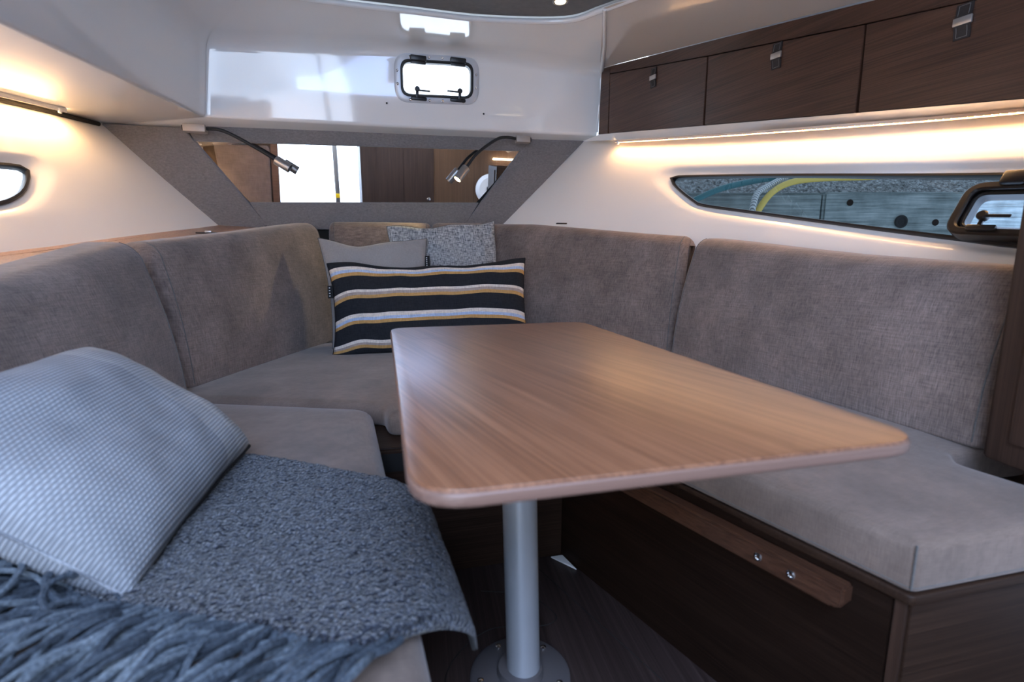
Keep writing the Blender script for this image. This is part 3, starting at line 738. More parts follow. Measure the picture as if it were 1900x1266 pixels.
# ------------------------------------------------------------------ warm LED strips
def led_strip(T, y0, y1, side, off, drop, lip_o, lip_i, chan, label):
    n_ = 40; path = []
    for k in range(n_ + 1):
        p = T(y0 + (y1 - y0) * k / n_); path.append(p + V((-side * off, 0, -drop)))
    root = thing('led_strip', path[0], label, 'light strip')
    L = sum((b - a).length for a, b in zip(path, path[1:]))
    # extruded channel: a U profile whose lips shade the wall next to it
    prof = [(-.009, .005), (.009, .005), (.009, -lip_o), (.0065, -lip_o), (.0065, -.001), (-.0065, -.001), (-.0065, -lip_i), (-.009, -lip_i)]
    if side < 0: prof = [(-a, b) for a, b in prof]
    vs_ = []; fs = []; m_ = len(prof)
    for i, p in enumerate(path):
        for (dx, dz) in prof: vs_.append(p + V((dx, 0, dz)))
    for i in range(n_):
        for k in range(m_): fs.append((m_ * i + k, m_ * i + (k + 1) % m_, m_ * (i + 1) + (k + 1) % m_, m_ * (i + 1) + k))
    fs += [tuple(range(m_)), tuple(m_ * n_ + k for k in range(m_))[::-1]]
    raw('channel', vs_, fs, chan, root, False)
    nn = int(L / .0165); pp = resample(path, nn); bm = bmesh.new()
    for p in pp:
        q = p + V((0, 0, -.002)); bm.faces.new([bm.verts.new(q + V((a, b, 0))) for a, b in ((-.0035, -.004), (-.0035, .004), (.0035, .004), (.0035, -.004))])
    o = frombm('diode_row', bm, 'led_warm' if side > 0 else 'led_warm_port', root, None, False); o['kind'] = 'stuff'
    e = path[0]; box('end_connector', (e.x, e.y - .03, e.z - .012), (.010, .014, .018), 'white_paint', root, .003)
    return root
led_strip(RT, 2.43, .45, 1, .062, .006, .0055, .0035, 'clear_strip', 'warm LED strip under the dark overhead locker')
led_strip(LT, 2.45, .3, -1, .075, -.005, .004, .011, 'hull_liner', 'warm LED strip under the left white soffit')

# ------------------------------------------------------------------ reading lamps
def reading_lamp(mount, mw, path, head, label, lit):
    root = thing('reading_lamp', mount, label, 'reading lamp', 'gooseneck reading lamps above the mirror')
    box('mount', mount, (mw, .045, .032), 'lamp_mount', root, .004)
    e = V(mount) + V((mw / 2 * (1 if lit else -1), 0, 0)); box('end_cap', e, (.014, .030, .022), 'black_plastic', root, .004)
    tube('gooseneck', catmull(path, 8), .0075, 'black_rubber', root, 10)
    a, b = V(head[0]), V(head[1]); L = (b - a).length
    hd = lathe('head', a, b - a, [(.010, -.004), (.0195, 0), (.021, .004), (.021, L), (.018, L), (.018, L - .008)], 'satin_metal', root, 24)
    lathe('lens', a, b - a, [(.0175, L - .009), (.0170, L - .004), (.008, L - .003)], 'lamp_led' if lit else 'black_plastic', hd, 20)
    return root
reading_lamp((.716, 2.63, 1.373), .072, [(.685, 2.63, 1.375), (.63, 2.62, 1.378), (.575, 2.61, 1.362), (.48, 2.60, 1.293), (.419, 2.60, 1.219)], ((.421, 2.60, 1.222), (.374, 2.588, 1.162)), 'lit gooseneck reading lamp at the right end of the mirror', True)
reading_lamp((-.768, 2.63, 1.343), .088, [(-.725, 2.63, 1.345), (-.67, 2.625, 1.342), (-.61, 2.625, 1.318), (-.52, 2.625, 1.268), (-.444, 2.63, 1.222)], ((-.450, 2.63, 1.226), (-.392, 2.625, 1.189)), 'unlit gooseneck reading lamp at the left end of the mirror', False)
l = bpy.data.lights.new('reading_lamp_beam', 'SPOT'); l.energy = 3.2; l.color = (1, .84, .42); l.spot_size = R(54); l.spot_blend = .5; l.shadow_soft_size = .015
o = bpy.data.objects.new('reading_lamp_beam', l); COL.objects.link(o); o.location = (.372, 2.587, 1.159); o.rotation_euler = V((-.37, -.08, -.27)).to_track_quat('-Z', 'Y').to_euler()

# ------------------------------------------------------------------ bench bases
bb = thing('bench_base', (.7, .8, 0), 'dark walnut bench base under the right seat with a screwed grip rail', 'bench')
A0, A1 = V((.436, 1.196, 0)), V((.664, .475, 0)); be = (A1 - A0).normalized(); bn = V((be.y, -be.x, 0))
if bn.x > 0: bn = -bn
def bpt(s, z, d=0): return A0 + be * s + bn * d + V((0, 0, z))
BL = (A1 - A0).length
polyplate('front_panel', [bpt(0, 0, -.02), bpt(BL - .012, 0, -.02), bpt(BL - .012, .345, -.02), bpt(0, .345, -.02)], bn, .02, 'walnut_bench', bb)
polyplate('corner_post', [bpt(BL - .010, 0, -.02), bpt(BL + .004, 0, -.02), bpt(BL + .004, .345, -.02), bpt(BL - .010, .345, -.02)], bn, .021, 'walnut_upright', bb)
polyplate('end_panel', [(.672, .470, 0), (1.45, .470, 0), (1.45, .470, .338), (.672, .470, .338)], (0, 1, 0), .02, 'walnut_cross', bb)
tp = roundpoly([(.45, 1.19), (.445, 1.22), (1.35, 1.5), (1.35, .462), (.662, .462)], [.0, .0, 0, 0, .012])
slab('top_board', tp,   .338, .353, 'walnut_cross', bb, .003)
rl = polyplate('grip_rail', [bpt(.12, .292, 0), bpt(BL - .075, .292, 0), bpt(BL - .06, .300, 0), bpt(BL - .06, .330, 0), bpt(.12, .330, 0)], bn, .030, 'walnut_locker', bb, .004)
for s in (BL - .135, BL - .19):
    lathe('screw', bpt(s, .311, .030), bn, [(.007, -.002), (.007, .001), (.004, .002), (.003, .0)], 'steel', rl, 12)
fb = thing('bench_base', (.2, 1.2, 0), 'walnut bench base at the far end under the table', 'bench')
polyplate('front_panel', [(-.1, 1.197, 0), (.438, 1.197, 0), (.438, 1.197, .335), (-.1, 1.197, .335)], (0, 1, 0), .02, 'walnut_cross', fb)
polyplate('finger_slot', [(-.02, 1.196, .285), (.12, 1.196, .285), (.12, 1.196, .33), (-.02, 1.196, .33)], (0, -1, 0), .0015, 'dark_gap', fb, 0)
slab('top_board', [V(p) for p in ((-.55, 1.21), (.44, 1.21), (1.1, 1.6), (.5, 2.5), (-.35, 2.5))], .325, .340, 'walnut_cross', fb, .003)
lb_ = thing('bench_base', (-.3, .9, 0), 'walnut bench base under the left seat and woollen throw', 'bench')
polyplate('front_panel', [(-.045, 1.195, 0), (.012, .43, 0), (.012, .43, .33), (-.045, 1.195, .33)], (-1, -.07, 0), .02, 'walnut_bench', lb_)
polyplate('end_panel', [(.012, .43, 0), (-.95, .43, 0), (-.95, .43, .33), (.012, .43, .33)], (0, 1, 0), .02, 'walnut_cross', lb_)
slab('top_board', [V(p) for p in ((.02, .425), (-.05, 1.19), (-.6, 1.55), (-.95, 1.5), (-.95, .425))], .325, .338, 'walnut_edge', lb_, .003)
# thin white triangle on the floor
cc = polyplate('corner_piece', [(.405, 1.188, .0012), (.438, 1.188, .0012), (.452, 1.120, .0012)], (0, 0, 1), .004, 'white_paint', None, .0008)
tag(cc, 'small white triangular filler on the floor between two bench bases', 'piece')

# ------------------------------------------------------------------ seat cushions
def seam_on(poly, d, z, parent, name='piping', r=.0028, mat='fabric_seam'):
    q = inset(poly, d); return tube(name, [(p.x, p.y, z) for p in q] + [(q[0].x, q[0].y, z)], r, mat, parent, 5)
LS = roundpoly([(.036, .400), (-.040, 1.355), (-.545, 1.555), (-.86, 1.45), (-.86, .400)], [.035, .075, .035, .035, .035], 6)
s1 = slab('seat_cushion', LS, .339, .402, 'seat_fabric', None, .032, .008, 5, .01); tag(s1, 'grey brown seat cushion half covered by the woollen throw', 'seat cushion', 'bench seat cushions')
seam_on(LS, .006, .352, s1)
FSp = roundpoly([(.0, 1.285), (-.012, 1.375), (-.540, 1.580), (-.62, 1.64), (-.40, 2.45), (.72, 2.45), (1.15, 1.80), (1.02, 1.66), (.50, 1.245), (.40, 1.285)], [.034, .04, .04, .04, .04, .04, .04, .04, .06, .05], 5)
s2 = slab('seat_cushion', FSp, .341, .404, 'seat_fabric', None, .030, .006, 5, .01); tag(s2, 'grey brown seat cushion at the far end beneath the striped pillow', 'seat cushion', 'bench seat cushions')
seam_on(FSp, .006, .352, s2)
RSp = roundpoly([(.452, 1.190), (.515, 1.235), (1.03, 1.655), (1.25, 1.66), (1.25, .70), (1.045, .70), (1.005, .655), (1.02, .56), (1.08, .462), (.664, .466)], [.03, .03, .02, .02, .0, .03, .03, .05, .0, .017], 5)
s3 = slab('seat_cushion', RSp, .3545, .426, 'seat_fabric', None, .014, .007, 4, .006); tag(s3, 'grey seat cushion on the right bench with square front corner', 'seat cushion', 'bench seat cushions')
seam_on(RSp, .0065, .4215, s3, 'top_seam', .0018); seam_on(RSp, .001, .362, s3, 'bottom_seam', .0016)
tube('corner_seam', [(.664, .4675, .36), (.664, .4675, .424)], .0015, 'fabric_seam', s3, 5)

# ------------------------------------------------------------------ backrest cushions
def backrest(path, tops, out, label, th=.12, lean=.14, z0=.405, rt=.045, re=.03, n_=36, curve=0):
    """path: bottom inner line (2-D); tops: top heights along it; out: +1 when outboard is to the right of travel"""
    P = resample([(a, b, 0) for a, b in path], n_) if len(path) < 3 else resample(catmull([(a, b, 0) for a, b in path], 10), n_)
    L = sum((b - a).length for a, b in zip(P, P[1:]))
    # denser stations at both ends for the rounded corners
    ds = [0, .004, .010, .018, .03] + [L * k / n_ for k in range(2, n_ - 1)] + [L - q for q in (.03, .018, .010, .004, 0)]
    ds = sorted(set(d for d in ds if 0 <= d <= L))
    seg = [0]
    for a, b in zip(P, P[1:]): seg.append(seg[-1] + (b - a).length)
    prev = None; vs_ = []; fs = []; prof_n = None
    tline = []
    for d in ds:
        i = 0
        while i < len(seg) - 2 and seg[i + 1] < d: i += 1
        t = (d - seg[i]) / max(1e-9, seg[i + 1] - seg[i]); p = P[i].lerp(P[i + 1], t)
        a_, b_ = max(i - 1, 0), min(i + 2, len(P) - 1); tg = (P[b_] - P[a_]).normalized(); nrm = V((tg.y, -tg.x, 0)) * out
        u = d / L * (len(tops) - 1); k = min(int(u), len(tops) - 2); uu = u - k; z1 = tops[k] * (1 - uu) + tops[k + 1] * uu
        e = min(d, L - d); sh_ = 0 if e >= re else re - math.sqrt(max(0, re * re - (re - e) ** 2))
        H_ = z1 - z0; ln = lean
        cr = []
        sq = .012
        for q in range(6):                      # inner bottom corner
            a = math.pi / 2 * q / 5; cr.append((sq - sq * math.sin(a) + (sh_), sq - sq * math.cos(a) + sh_ * .3))
        for q in (.2, .4, .6, .8): cr.append((sh_ - .012 * math.sin(q * math.pi) * (1 if sh_ < .01 else .3), sq + (H_ - rt - sq) * q))
        for q in range(8):
            a = math.pi / 2 * q / 7; cr.append((sh_ + (rt - rt * math.cos(a)), H_ - rt + rt * math.sin(a) - sh_))
        for q in range(6):
            a = math.pi / 2 * q / 5; cr.append((th - .03 + .03 * math.sin(a) - sh_, H_ - .03 + .03 * math.cos(a) - sh_))
        cr.append((th - sh_, .01)); cr.append((th - .01 - sh_, 0)); prof_n = len(cr)
        for (x, z) in cr:
            q = p + nrm * (x + ln * (z / .45) ** (1.0 + curve) * .45 * 1.0); vs_.append((q.x, q.y, z0 + z))
        tline.append((p + nrm * (.012 + ln * .0), z0))
    N = prof_n
    for i in range(len(ds) - 1):
        for k in range(N): fs.append((i * N + k, i * N + (k + 1) % N, (i + 1) * N + (k + 1) % N, (i + 1) * N + k))
    fs.append(tuple(range(N))); fs.append(tuple((len(ds) - 1) * N + k for k in range(N)))
    o = raw('backrest_cushion', vs_, fs, 'upholstery', None, True, 80)
    tag(o, label, 'back cushion', 'bench back cushions')
    # seams a little in from both ends
    for idx in (4, len(ds) - 5):
        pts = []
        for k in range(5, 17): pts.append(V(vs_[idx * N + k]))
        tube('end_seam', pts, .0016, 'fabric_seam', o, 5)
    return o
backrest([(-.640, .45), (-.600, 1.05), (-.548, 1.625)], [.620, .700, .768, .838], -1, 'grey fabric back cushion on the left bench behind the knitted pillow', .15, .20, .402, .055, .035)
backrest([(-.571, 1.662), (-.19, 2.565)], [.832, .860, .888, .920, .948], -1, 'grey fabric back cushion between left bench and far corner', .13, .17, .402, .05, .04)
backrest([(-.245, 2.545), (.245, 2.53)], [.955, .957, .955], -1, 'narrow back cushion in the far corner under the mirror', .12, .16, .402, .035, .03)
backrest([(.25, 2.475), (.42, 2.475), (.545, 2.42), (.66, 2.29), (1.072, 1.722)], [.955, .955, .945, .925, .905, .885, .868], -1, 'grey fabric back cushion right of the striped pillow', .09, .18, .402, .05, .035)
backrest([(1.022, 1.690), (1.095, .672)], [.862, .842, .820, .800, .786, .774], -1, 'long grey fabric back cushion along the right bench', .13, .20, .428, .05, .04)

# ------------------------------------------------------------------ right wood cabinet side
sc = thing('side_cabinet', (1.2, .5, .43), 'dark walnut cabinet side at the right end of the bench', 'cabinet')
polyplate('side_panel', [(1.060, .655, .433), (1.030, .42, .433), (1.030, .42, 1.16), (1.060, .655, 1.16)], (1, -.12, 0), .022, 'walnut_upright', sc, .002)
polyplate('end_panel', [(1.070, .664, .433), (1.30, .655, .433), (1.30, .655, 1.16), (1.070, .664, 1.16)], (0, -1, 0), .02, 'walnut_upright', sc, .002)
polyplate('door', [(1.0525, .615, .475), (1.0335, .43, .475), (1.0335, .43, 1.13), (1.0525, .615, 1.13)], (-1, .12, 0), .006, 'walnut_upright', sc, .002)
polyplate('back_panel', [(1.052, .42, .433), (1.30, .42, .433), (1.30, .42, 1.16), (1.052, .42, 1.16)], (0, 1, 0), .02, 'walnut_upright', sc, .002)

# ------------------------------------------------------------------ table
tb = thing('pedestal_table', (.226, .837, 0), 'rectangular walnut table on a single brushed metal pole', 'table')
TC = (.252, .785)
def table_poly(d=0): return roundpoly([(-.240 + d, -.438 + d), (.240 - d, -.438 + d), (.240 - d, .438 - d), (-.240 + d, .438 - d)], [.052, .045, .045, .045], 10)
top = slab('tabletop', table_poly(.0015), -.004, .0, 'walnut_table', None, .0012); top.location = (TC[0], TC[1], .630); bpy.context.view_layer.update(); attach(top, tb)
core = slab('edge_band', [V((p.x + TC[0], p.y + TC[1])) for p in table_poly()], .6155, .6275, 'walnut_edge', top, .003)
lathe('pole', (.232, .832, 0), (-.012, .010, .604), [(.0315, .0), (.0315, .602)], 'pole_metal', tb, 40)
lathe('top_plate', (.219, .842, .604), (0, 0, 1), [(.034, -.06), (.036, -.01), (.085, 0), (.085, .011)], 'flange_metal', tb, 32)
flg2 = lathe('floor_flange', (.226, .835, 0), (0, 0, 1), [(.096, 0), (.096, .004), (.090, .008), (.045, .010), (.042, .022), (.0325, .024)], 'flange_metal', tb, 48)
for k in range(5):
    a = R(38 + 72 * k); lathe('screw', (.226 + .078 * math.cos(a), .835 + .078 * math.sin(a), .0085), (0, 0, 1), [(.006, 0), (.006, .002), (.003, .0035)], 'steel', flg2, 12)

# ------------------------------------------------------------------ pillows
def pillow(name, w_, h_, th, mat, mtx, label, cat='pillow', pull=.05, corner=.0, seed=0, wr=.004, nu=44, nv=36, bend=None, seam='fabric_seam', pw=.42, droop=0.0):
    vs_ = []; fs = []
    def pt(u, v, s):
        px = 1 - pull * (1 - v * v) * abs(u) ** 3; py = 1 - pull * (1 - u * u) * abs(v) ** 3
        x, y = w_ / 2 * u * px, h_ / 2 * v * py
        t = ((1 - abs(u) ** 2.4) * (1 - abs(v) ** 2.4)); t = max(t, 0) ** pw
        z = s * th / 2 * t
        q = V((x * 9 + seed, y * 9, s * 3)); k = noise.noise(q) * wr * 2.2 + noise.noise(q * 2.7) * wr
        z += k * (t ** .5) * 1.2; x += noise.noise(V((x * 7, y * 7, seed + 5))) * wr * .5; y += noise.noise(V((x * 8 + 9, y * 3, seed))) * wr * 1.2
        p = V((x, y, z))
        if bend: p = bend(p, u, v)
        return p
    U = [math.sin(math.pi / 2 * (2 * i / nu - 1)) * .6 + .4 * (2 * i / nu - 1) for i in range(nu + 1)]
    W = [math.sin(math.pi / 2 * (2 * j / nv - 1)) * .6 + .4 * (2 * j / nv - 1) for j in range(nv + 1)]
    for s in (1, -1):
        b = len(vs_)
        for i in range(nu + 1):
            for j in range(nv + 1): vs_.append(pt(U[i], W[j], s))
        for i in range(nu):
            for j in range(nv):
                f = (b + i * (nv + 1) + j, b + (i + 1) * (nv + 1) + j, b + (i + 1) * (nv + 1) + j + 1, b + i * (nv + 1) + j + 1); fs.append(f if s > 0 else f[::-1])
    bm = bmesh.new(); lay_ = bm.verts.layers.float.new('cloth_v'); vv = []
    for q, v in enumerate(vs_):
        b_ = bm.verts.new(v); vv.append(b_); q = q % ((nu + 1) * (nv + 1)); u_, v_ = U[q // (nv + 1)], W[q % (nv + 1)]
        b_[lay_] = v_ + droop * abs(u_) ** 6 * (1 - v_ ** 4) + droop * .35 * noise.noise(V((u_ * 3.5, v_ * 1.2, seed)))
    for f in fs: bm.faces.new([vv[i] for i in f])
    bmesh.ops.remove_doubles(bm, verts=bm.verts, dist=3e-4)
    o = frombm(name, bm, mat, None, 120); o.matrix_world = mtx; o.matrix_basis = mtx
    tag(o, label, cat, 'loose pillows on the benches')
    ed = [pt(u, -1, 1) for u in U] + [pt(1, v, 1) for v in W[1:]] + [pt(u, 1, 1) for u in U[::-1][1:]] + [pt(-1, v, 1) for v in W[::-1][1:]]
    e = tube('edge_seam', [mtx @ p for p in ed], .0022, seam, o, 5)
    return o, pt
def pose(origin, right, up):
    r = V(right).normalized(); u = V(up); u = (u - r * u.dot(r)).normalized(); n_ = r.cross(u)
    return Matrix(((r.x, u.x, n_.x, origin[0]), (r.y, u.y, n_.y, origin[1]), (r.z, u.z, n_.z, origin[2]), (0, 0, 0, 1)))
def strip_tag(o, mtx, p, w_, h_, marks):
    t = box('label_tag', p, (w_, h_, .003), 'soft_black', o, .001, mtx)
    for k in range(marks): box('tag_print', (p[0] - w_ * .12, p[1] - h_ * .32 + h_ * .64 * k / max(1, marks - 1), p[2] + .002), (w_ * .25, h_ * .06, .0012), 'white_paint', t, 0, mtx)
mt = pose((.285, 2.385, .700), (1, -.02, .025), (0, .22, 1))
pillow('pillow', .50, .49, .11, 'tweed', mt, 'black and white tweed pillow leaning in the far corner', pull=.055, seed=3, wr=.006, bend=lambda p, u, v: p + V((.004 * math.sin(v * 5), (.012 * u + .006 * math.sin(u * 6)) * max(0, v) ** 2, 0)))
mt = pose((-.028, 2.275, .640), (1, .03, .0), (0, .22, 1))
o, pt = pillow('pillow', .455, .47, .12, 'linen_grey', mt, 'plain light grey pillow behind the striped pillow', pull=.085, seed=11, wr=.004, bend=lambda p, u, v: p + V((.04 * max(0, -u) * (.5 - .5 * v), -.022 * max(0, v) ** 2 * math.exp(-((u + .35) / .35) ** 2), 0)))
strip_tag(o, mt, (.222, .128, .012), .022, .055, 5)
mt = pose((.198, 2.125, .585), (1, -.015, .018), (0, .20, 1))
o, pt = pillow('pillow', .812, .375, .15, 'stripe_cloth', mt, 'long dark pillow with white, blue and ochre stripes', pull=.05, seed=21, wr=.006, nu=60, nv=44, seam='soft_black', droop=.13,
    bend=lambda p, u, v: p + V((0, (.006 * math.sin(u * 7 + 1) - .010 * math.exp(-((u - .15) / .45) ** 2)) * max(0, v) ** 2, 0)))
strip_tag(o, mt, (-.398, .075, .014), .020, .05, 4)
# knitted pillow on the left bench
Bk, Rk, Tk = V((-.300, .612, .437)), V((-.272, 1.000, .455)), V((-.487, 1.065, .632))
rt_ = (Rk - Bk).normalized(); up_ = (Tk - Rk); up_ = (up_ - rt_ * up_.dot(rt_)); hh = up_.length; up_.normalize()
ck = (Bk + Rk) / 2 + up_ * (hh / 2) - up_.cross(rt_) * -.0
mt = pose(ck, rt_, up_)
o, pt = pillow('pillow', .415, hh + .035, .15, 'knit_wool', mt, 'light grey knitted pillow on the left bench', pull=.03, seed=31, wr=.003, seam='knit_wool', pw=.38)
e = tube('zip_piping', [mt @ (pt(u / 20 * 2 - 1, -1, 1) + V((0, 0, 0))) for u in range(21)], .0035, 'soft_black', o, 6)

# ------------------------------------------------------------------ woollen throw with fringe
E1, E2, O_ = V((.84, -.5426, 0)), V((.5426, .84, 0)), V((-.342, .601, 0))
edgeA, edgeB = V((.036, .400)), V((-.040, 1.355))
def lay(s, t, lift=0.0):
    p = O_ + E1 * s + E2 * t; x, y = p.x, p.y; top = .414
    # slab edge: front (x) and aft end (y)
    k = (y - edgeA.y) / (edgeB.y - edgeA.y); xe = edgeA.x + (edgeB.x - edgeA.x) * k - .022; ye = .405
    dx = max(0, x - xe); dy = max(0, ye - y); d = math.hypot(dx, dy); z = top
    Rr = .075
    if d > 0:
        nx, ny = dx / d, -dy / d; a = d / Rr
        if a < 1.35: rad, dz = Rr * math.sin(a), Rr * (1 - math.cos(a))
        else: rad, dz = Rr * math.sin(1.35) + (d - 1.35 * Rr) * .22, Rr * (1 - math.cos(1.35)) + (d - 1.35 * Rr) * .97
        x = x - dx + nx * (rad + .010 * min(1, a)); y = y + dy + ny * (rad + .010 * min(1, a)); z = top - dz
    z += .006 * noise.noise(V((s * 9, t * 9, 2))) + .004
    return V((x, y, z + lift))
NS, NT = 190, 120
S0, S1, T0, T1 = -.30, .447, 0.0, .392
vs_ = []; fs = []
def tmin(s):                              # the fringed edge curves in towards the hanging corner
    q = max(0, min(1, (s - .33) / .17)); return .034 * max(0, min(s, .4)) / .34 + .20 * q * q * (3 - 2 * q)
for lay_i, lift in ((0, .015), (1, .0)):
    for i in range(NS + 1):
        for j in range(NT + 1):
            fs_ = i / NS; s = S0 + (S1 - S0) * fs_; tm = tmin(s); t = tm + (T1 - tm) * j / NT + .010 * noise.noise(V((s * 8, 3, 0)))
            s2 = s + .010 * noise.noise(V((5, t * 9, 1))) * fs_ + (-.035 * max(0, .5 - j / NT) * fs_)
            ed = min(i, NS - i) / 6; ed2 = min(j, NT - j) / 6; r_ = min(1, ed, ed2); r_ = math.sqrt(max(0, 1 - (1 - r_) ** 2)) if r_ < 1 else 1
            q = lay(s2, t, 0)
            if lay_i == 0: q.z += lift * (.3 + .7 * r_) + (.0035 * noise.noise(q * 95) + .002 * noise.noise(q * 190)) * r_
            vs_.append(q)
    b = lay_i * (NS + 1) * (NT + 1)
    for i in range(NS):
        for j in range(NT):
            f = (b + i * (NT + 1) + j, b + (i + 1) * (NT + 1) + j, b + (i + 1) * (NT + 1) + j + 1, b + i * (NT + 1) + j + 1); fs.append(f if lay_i == 0 else f[::-1])
nb = (NS + 1) * (NT + 1); idx = lambda i, j: i * (NT + 1) + j
loop = [idx(i, 0) for i in range(NS)] + [idx(NS, j) for j in range(NT)] + [idx(i, NT) for i in range(NS, 0, -1)] + [idx(0, j) for j in range(NT, 0, -1)]
for a, b in zip(loop, loop[1:] + loop[:1]): fs.append((a, a + nb, b + nb, b))
th_ = thing('throw_blanket', (-.1, .6, .41), 'fringed grey blue woollen throw spread over the left seat', 'blanket')
raw('woven_body', vs_, fs, 'boucle_wool', th_, True, 100)
def strand(pts, r):
    pts = catmull(pts, 4); n_ = len(pts); rr = [r * (1 - .35 * (k / (n_ - 1)) ** 3) for k in range(n_)]
    tube('tassel', pts, rr, 'yarn', th_, 6)
random.seed(5)
for k in range(185):
    s = S0 + .02 + (.345 - S0) * k / 184 + random.uniform(-.003, .003)
    L = random.uniform(.10, .15); sk = random.uniform(-.35, .25) - .10; lf = random.uniform(.004, .022); pts = []
    ph = random.uniform(0, 6); am = random.uniform(.003, .009)
    for q in range(7):
        f = q / 6; t = .006 + tmin(s) - L * f; ss = s + sk * L * f + am * math.sin(ph + f * 7)
        p = lay(ss, t, 0); p.z += .012 + lf * math.sin(f * math.pi) + .004 * math.sin(ph * 2 + f * 9); pts.append(p)
    strand(pts, random.uniform(.0032, .0048))
for k in range(70):                         # bunched up fringe below the knitted pillow
    c = V((random.uniform(-.52, -.33), random.uniform(.60, .74), .425 + random.uniform(0, .03))); a = random.uniform(0, 6.28); pts = []
    L = random.uniform(.07, .14); cu = random.uniform(-2.2, 2.2)
    for q in range(7):
        f = q / 6; an = a + cu * f; p = c + V((math.cos(an), math.sin(an), 0)) * (L * (f - .5)); p.z = max(.418, c.z + .022 * math.sin(f * math.pi + .3) - .006 * f); pts.append(p)
    strand(pts, random.uniform(.003, .0045))

# ------------------------------------------------------------------ dock outside the right window
fw = V((.2402, .9561, -.1668)); cfw = V((.2436, .9699, 0)); crt = V((.9699, -.2436, 0))
def dk(r_, z, d): return crt * r_ + cfw * d + V((0, 0, z))
D = 3.0
def beam(r0, r1, z0, z1, d0, d1, label):
    b = bmesh.new(); n_ = 20; 
    me = polyplate('dock_timber', [dk(r0, z0, d0), dk(r1, z0, d0), dk(r1, z1, d0), dk(r0, z1, d0)], cfw, d1 - d0, 'weathered_timber', None, .012)
    return tag(me, label, 'timber', 'weathered dock timbers')
b1 = beam(.85, 1.762, .70, 1.145, D, D + .3, 'weathered dock timber behind the yellow hose')
b2 = beam(1.772, 4.2, .66, 1.150, D, D + .3, 'long weathered dock timber with a round bolt hole outside the right window')
lathe('bolt_hole', dk(2.22, .985, D - .004), -cfw, [(.036, 0), (.036, .006), (.028, .008), (.02, .002)], 'soft_black', b2, 20)
for (r_, z) in ((2.55, 1.03), (2.42, .98), (1.92, 1.09)): lathe('knot', dk(r_, z, D - .001), -cfw, [(.018, 0), (.018, .003), (.009, .004)], 'walnut_bench', b2, 14)
# gravel bank above the timbers
vs_ = []; fs = []; GX, GY = 150, 26
for i in range(GX + 1):
    for j in range(GY + 1):
        r_ = .6 + 4.2 * i / GX; q = j / GY; p = dk(r_, 1.11 + .26 * q, D + .05 + .35 * q); p += V((0, 0, 1)) * (.018 * noise.noise(p * 25) + .012 * noise.noise(p * 60)); vs_.append(p)
for i in range(GX):
    for j in range(GY): fs.append((i * (GY + 1) + j, (i + 1) * (GY + 1) + j, (i + 1) * (GY + 1) + j + 1, i * (GY + 1) + j + 1))
g = raw('gravel_bank', vs_, fs, 'gravel', None); tag(g, 'grey gravel bank above the dock timbers', 'gravel', None, 'stuff')
def hose(name, pts, r, mat, label, cat):      # points: along the quay, height, distance
    P = catmull([dk(*p) for p in pts], 10)
    return tag(tube(name, P, r, mat, None, 10), label, cat)
hose('garden_hose', [(0.886, 1.042, 2.840), (0.985, 1.089, 2.840), (1.105, 1.142, 2.860), (1.246, 1.180, 2.890), (1.430, 1.215, 2.940), (1.658, 1.247, 2.980)], .016, 'hose_teal', 'teal hose crossing the gravel at the left of the window', 'hose')
hose('garden_hose', [(1.294, 0.963, 2.810), (1.312, 1.028, 2.810), (1.393, 1.126, 2.840), (1.524, 1.188, 2.890), (1.739, 1.218, 2.960), (2.049, 1.235, 3.020), (2.320, 1.271, 3.060)], .017, 'hose_yellow', 'yellow hose arching over the dock timber', 'hose')
hose('mooring_rope', [(1.274, 0.971, 2.800), (1.281, 1.060, 2.800), (1.316, 1.127, 2.830), (1.409, 1.176, 2.880), (1.524, 1.229, 2.940)], .016, 'rope_white', 'twisted white mooring rope beside the yellow hose', 'rope')

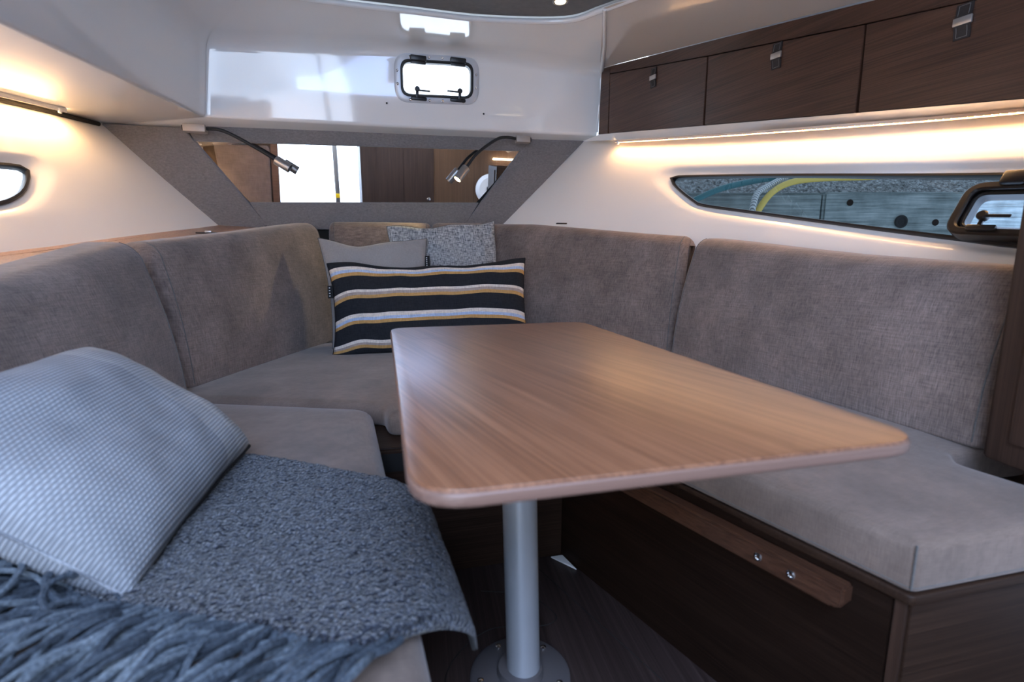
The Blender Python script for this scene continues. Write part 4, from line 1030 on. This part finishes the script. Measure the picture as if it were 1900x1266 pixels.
# ------------------------------------------------------------------ aft end of the cabin (seen in the mirror)
wb = polyplate('wall_back', [(.665, -1.20, 0), (1.95, -1.20, 0), (1.95, -1.20, 1.7), (.665, -1.20, 1.7)], (0, -1, 0), .03, 'oak_upright', None, .002); tag(wb, kind='structure')
d1 = polyplate('door_1', [(-.20, -1.19, 0), (.668, -1.19, 0), (.668, -1.19, 1.66), (-.20, -1.19, 1.66)], (0, -1, 0), .035, 'walnut_upright', None, .003); tag(d1, kind='structure')
lathe('door_knob', (.60, -1.19, .66), (0, 1, 0), [(.012, 0), (.012, .02), (.022, .026), (.022, .04), (.01, .045)], 'steel', d1, 16)
polyplate('door_panel', [(-.02, -1.19, .1), (.30, -1.19, .1), (.30, -1.19, 1.55), (-.02, -1.19, 1.55)], (0, 1, 0), .008, 'walnut_upright', d1, .003)
bk = polyplate('wall_back', [(-2.2, -1.22, 0), (-1.16, -1.22, 0), (-1.16, -1.22, 1.7), (-2.2, -1.22, 1.7)], (0, -1, 0), .02, 'walnut_upright', None, .002); tag(bk, kind='structure')
pt_ = thing('cabin_partition', (-1.2, .1, .34), 'pinkish brown upholstered partition reflected at the left of the mirror', 'partition')
polyplate('board', [(-1.44, .10, .45), (-.93, .10, .45), (-.89, .10, 1.262), (-1.56, .10, 1.20), (-1.52, .10, 1.0)], (0, -1, 0), .025, 'walnut_upright', pt_, .003)
polyplate('padding', [V((p.x, .10, p.y)) for p in roundpoly([(-1.37, .50), (-1.00, .50), (-.955, 1.235), (-1.42, 1.225)], .03)], (0, 1, 0), .018, 'pink_fabric', pt_, .005)
polyplate('edge_post', [(-.985, .10, .45), (-.925, .10, .45), (-.885, .10, 1.255), (-.945, .10, 1.25)], (0, 1, 0), .02, 'walnut_edge', pt_, .003)
box('trim_2', (-1.19, -1.20, .85), (.07, .05, 1.7), 'walnut_edge', None, .006); tag(bpy.data.objects['trim_2'], kind='structure')
box('trim_3', (-.215, -1.20, .85), (.03, .05, 1.7), 'white_paint', None, .004); tag(bpy.data.objects['trim_3'], kind='structure')
ps = box('grab_post', (-.49, -1.30, .80), (.055, .03, 1.4), 'satin_metal', None, .004); tag(ps, 'grey post in the bright doorway seen in the mirror', 'post')
box('yellow_tag', (-.49, -1.283, .66), (.056, .006, .05), 'yellow_plastic', ps, .001)
rp = thing('hanging_disc', (1.38, -1.19, .58), 'round pale fender disc hanging on the wood panel in the mirror', 'disc')
lathe('disc', (1.38, -1.19, .80), (0, 1, 0), [(.15, 0), (.19, .03), (.19, .06), (.15, .08), (.06, .06)], 'white_paint', rp, 32)
lathe('hub', (1.38, -1.19, .80), (0, 1, 0), [(.05, .05), (.05, .075), (.03, .08)], 'black_plastic', rp, 20)
cl = tag(box('wall_cabinet_lamp', (1.55, -1.15, 1.17), (.30, .02, .022), 'spot_led', None, .004), 'warm glowing light bar reflected at the right of the mirror', 'light bar')
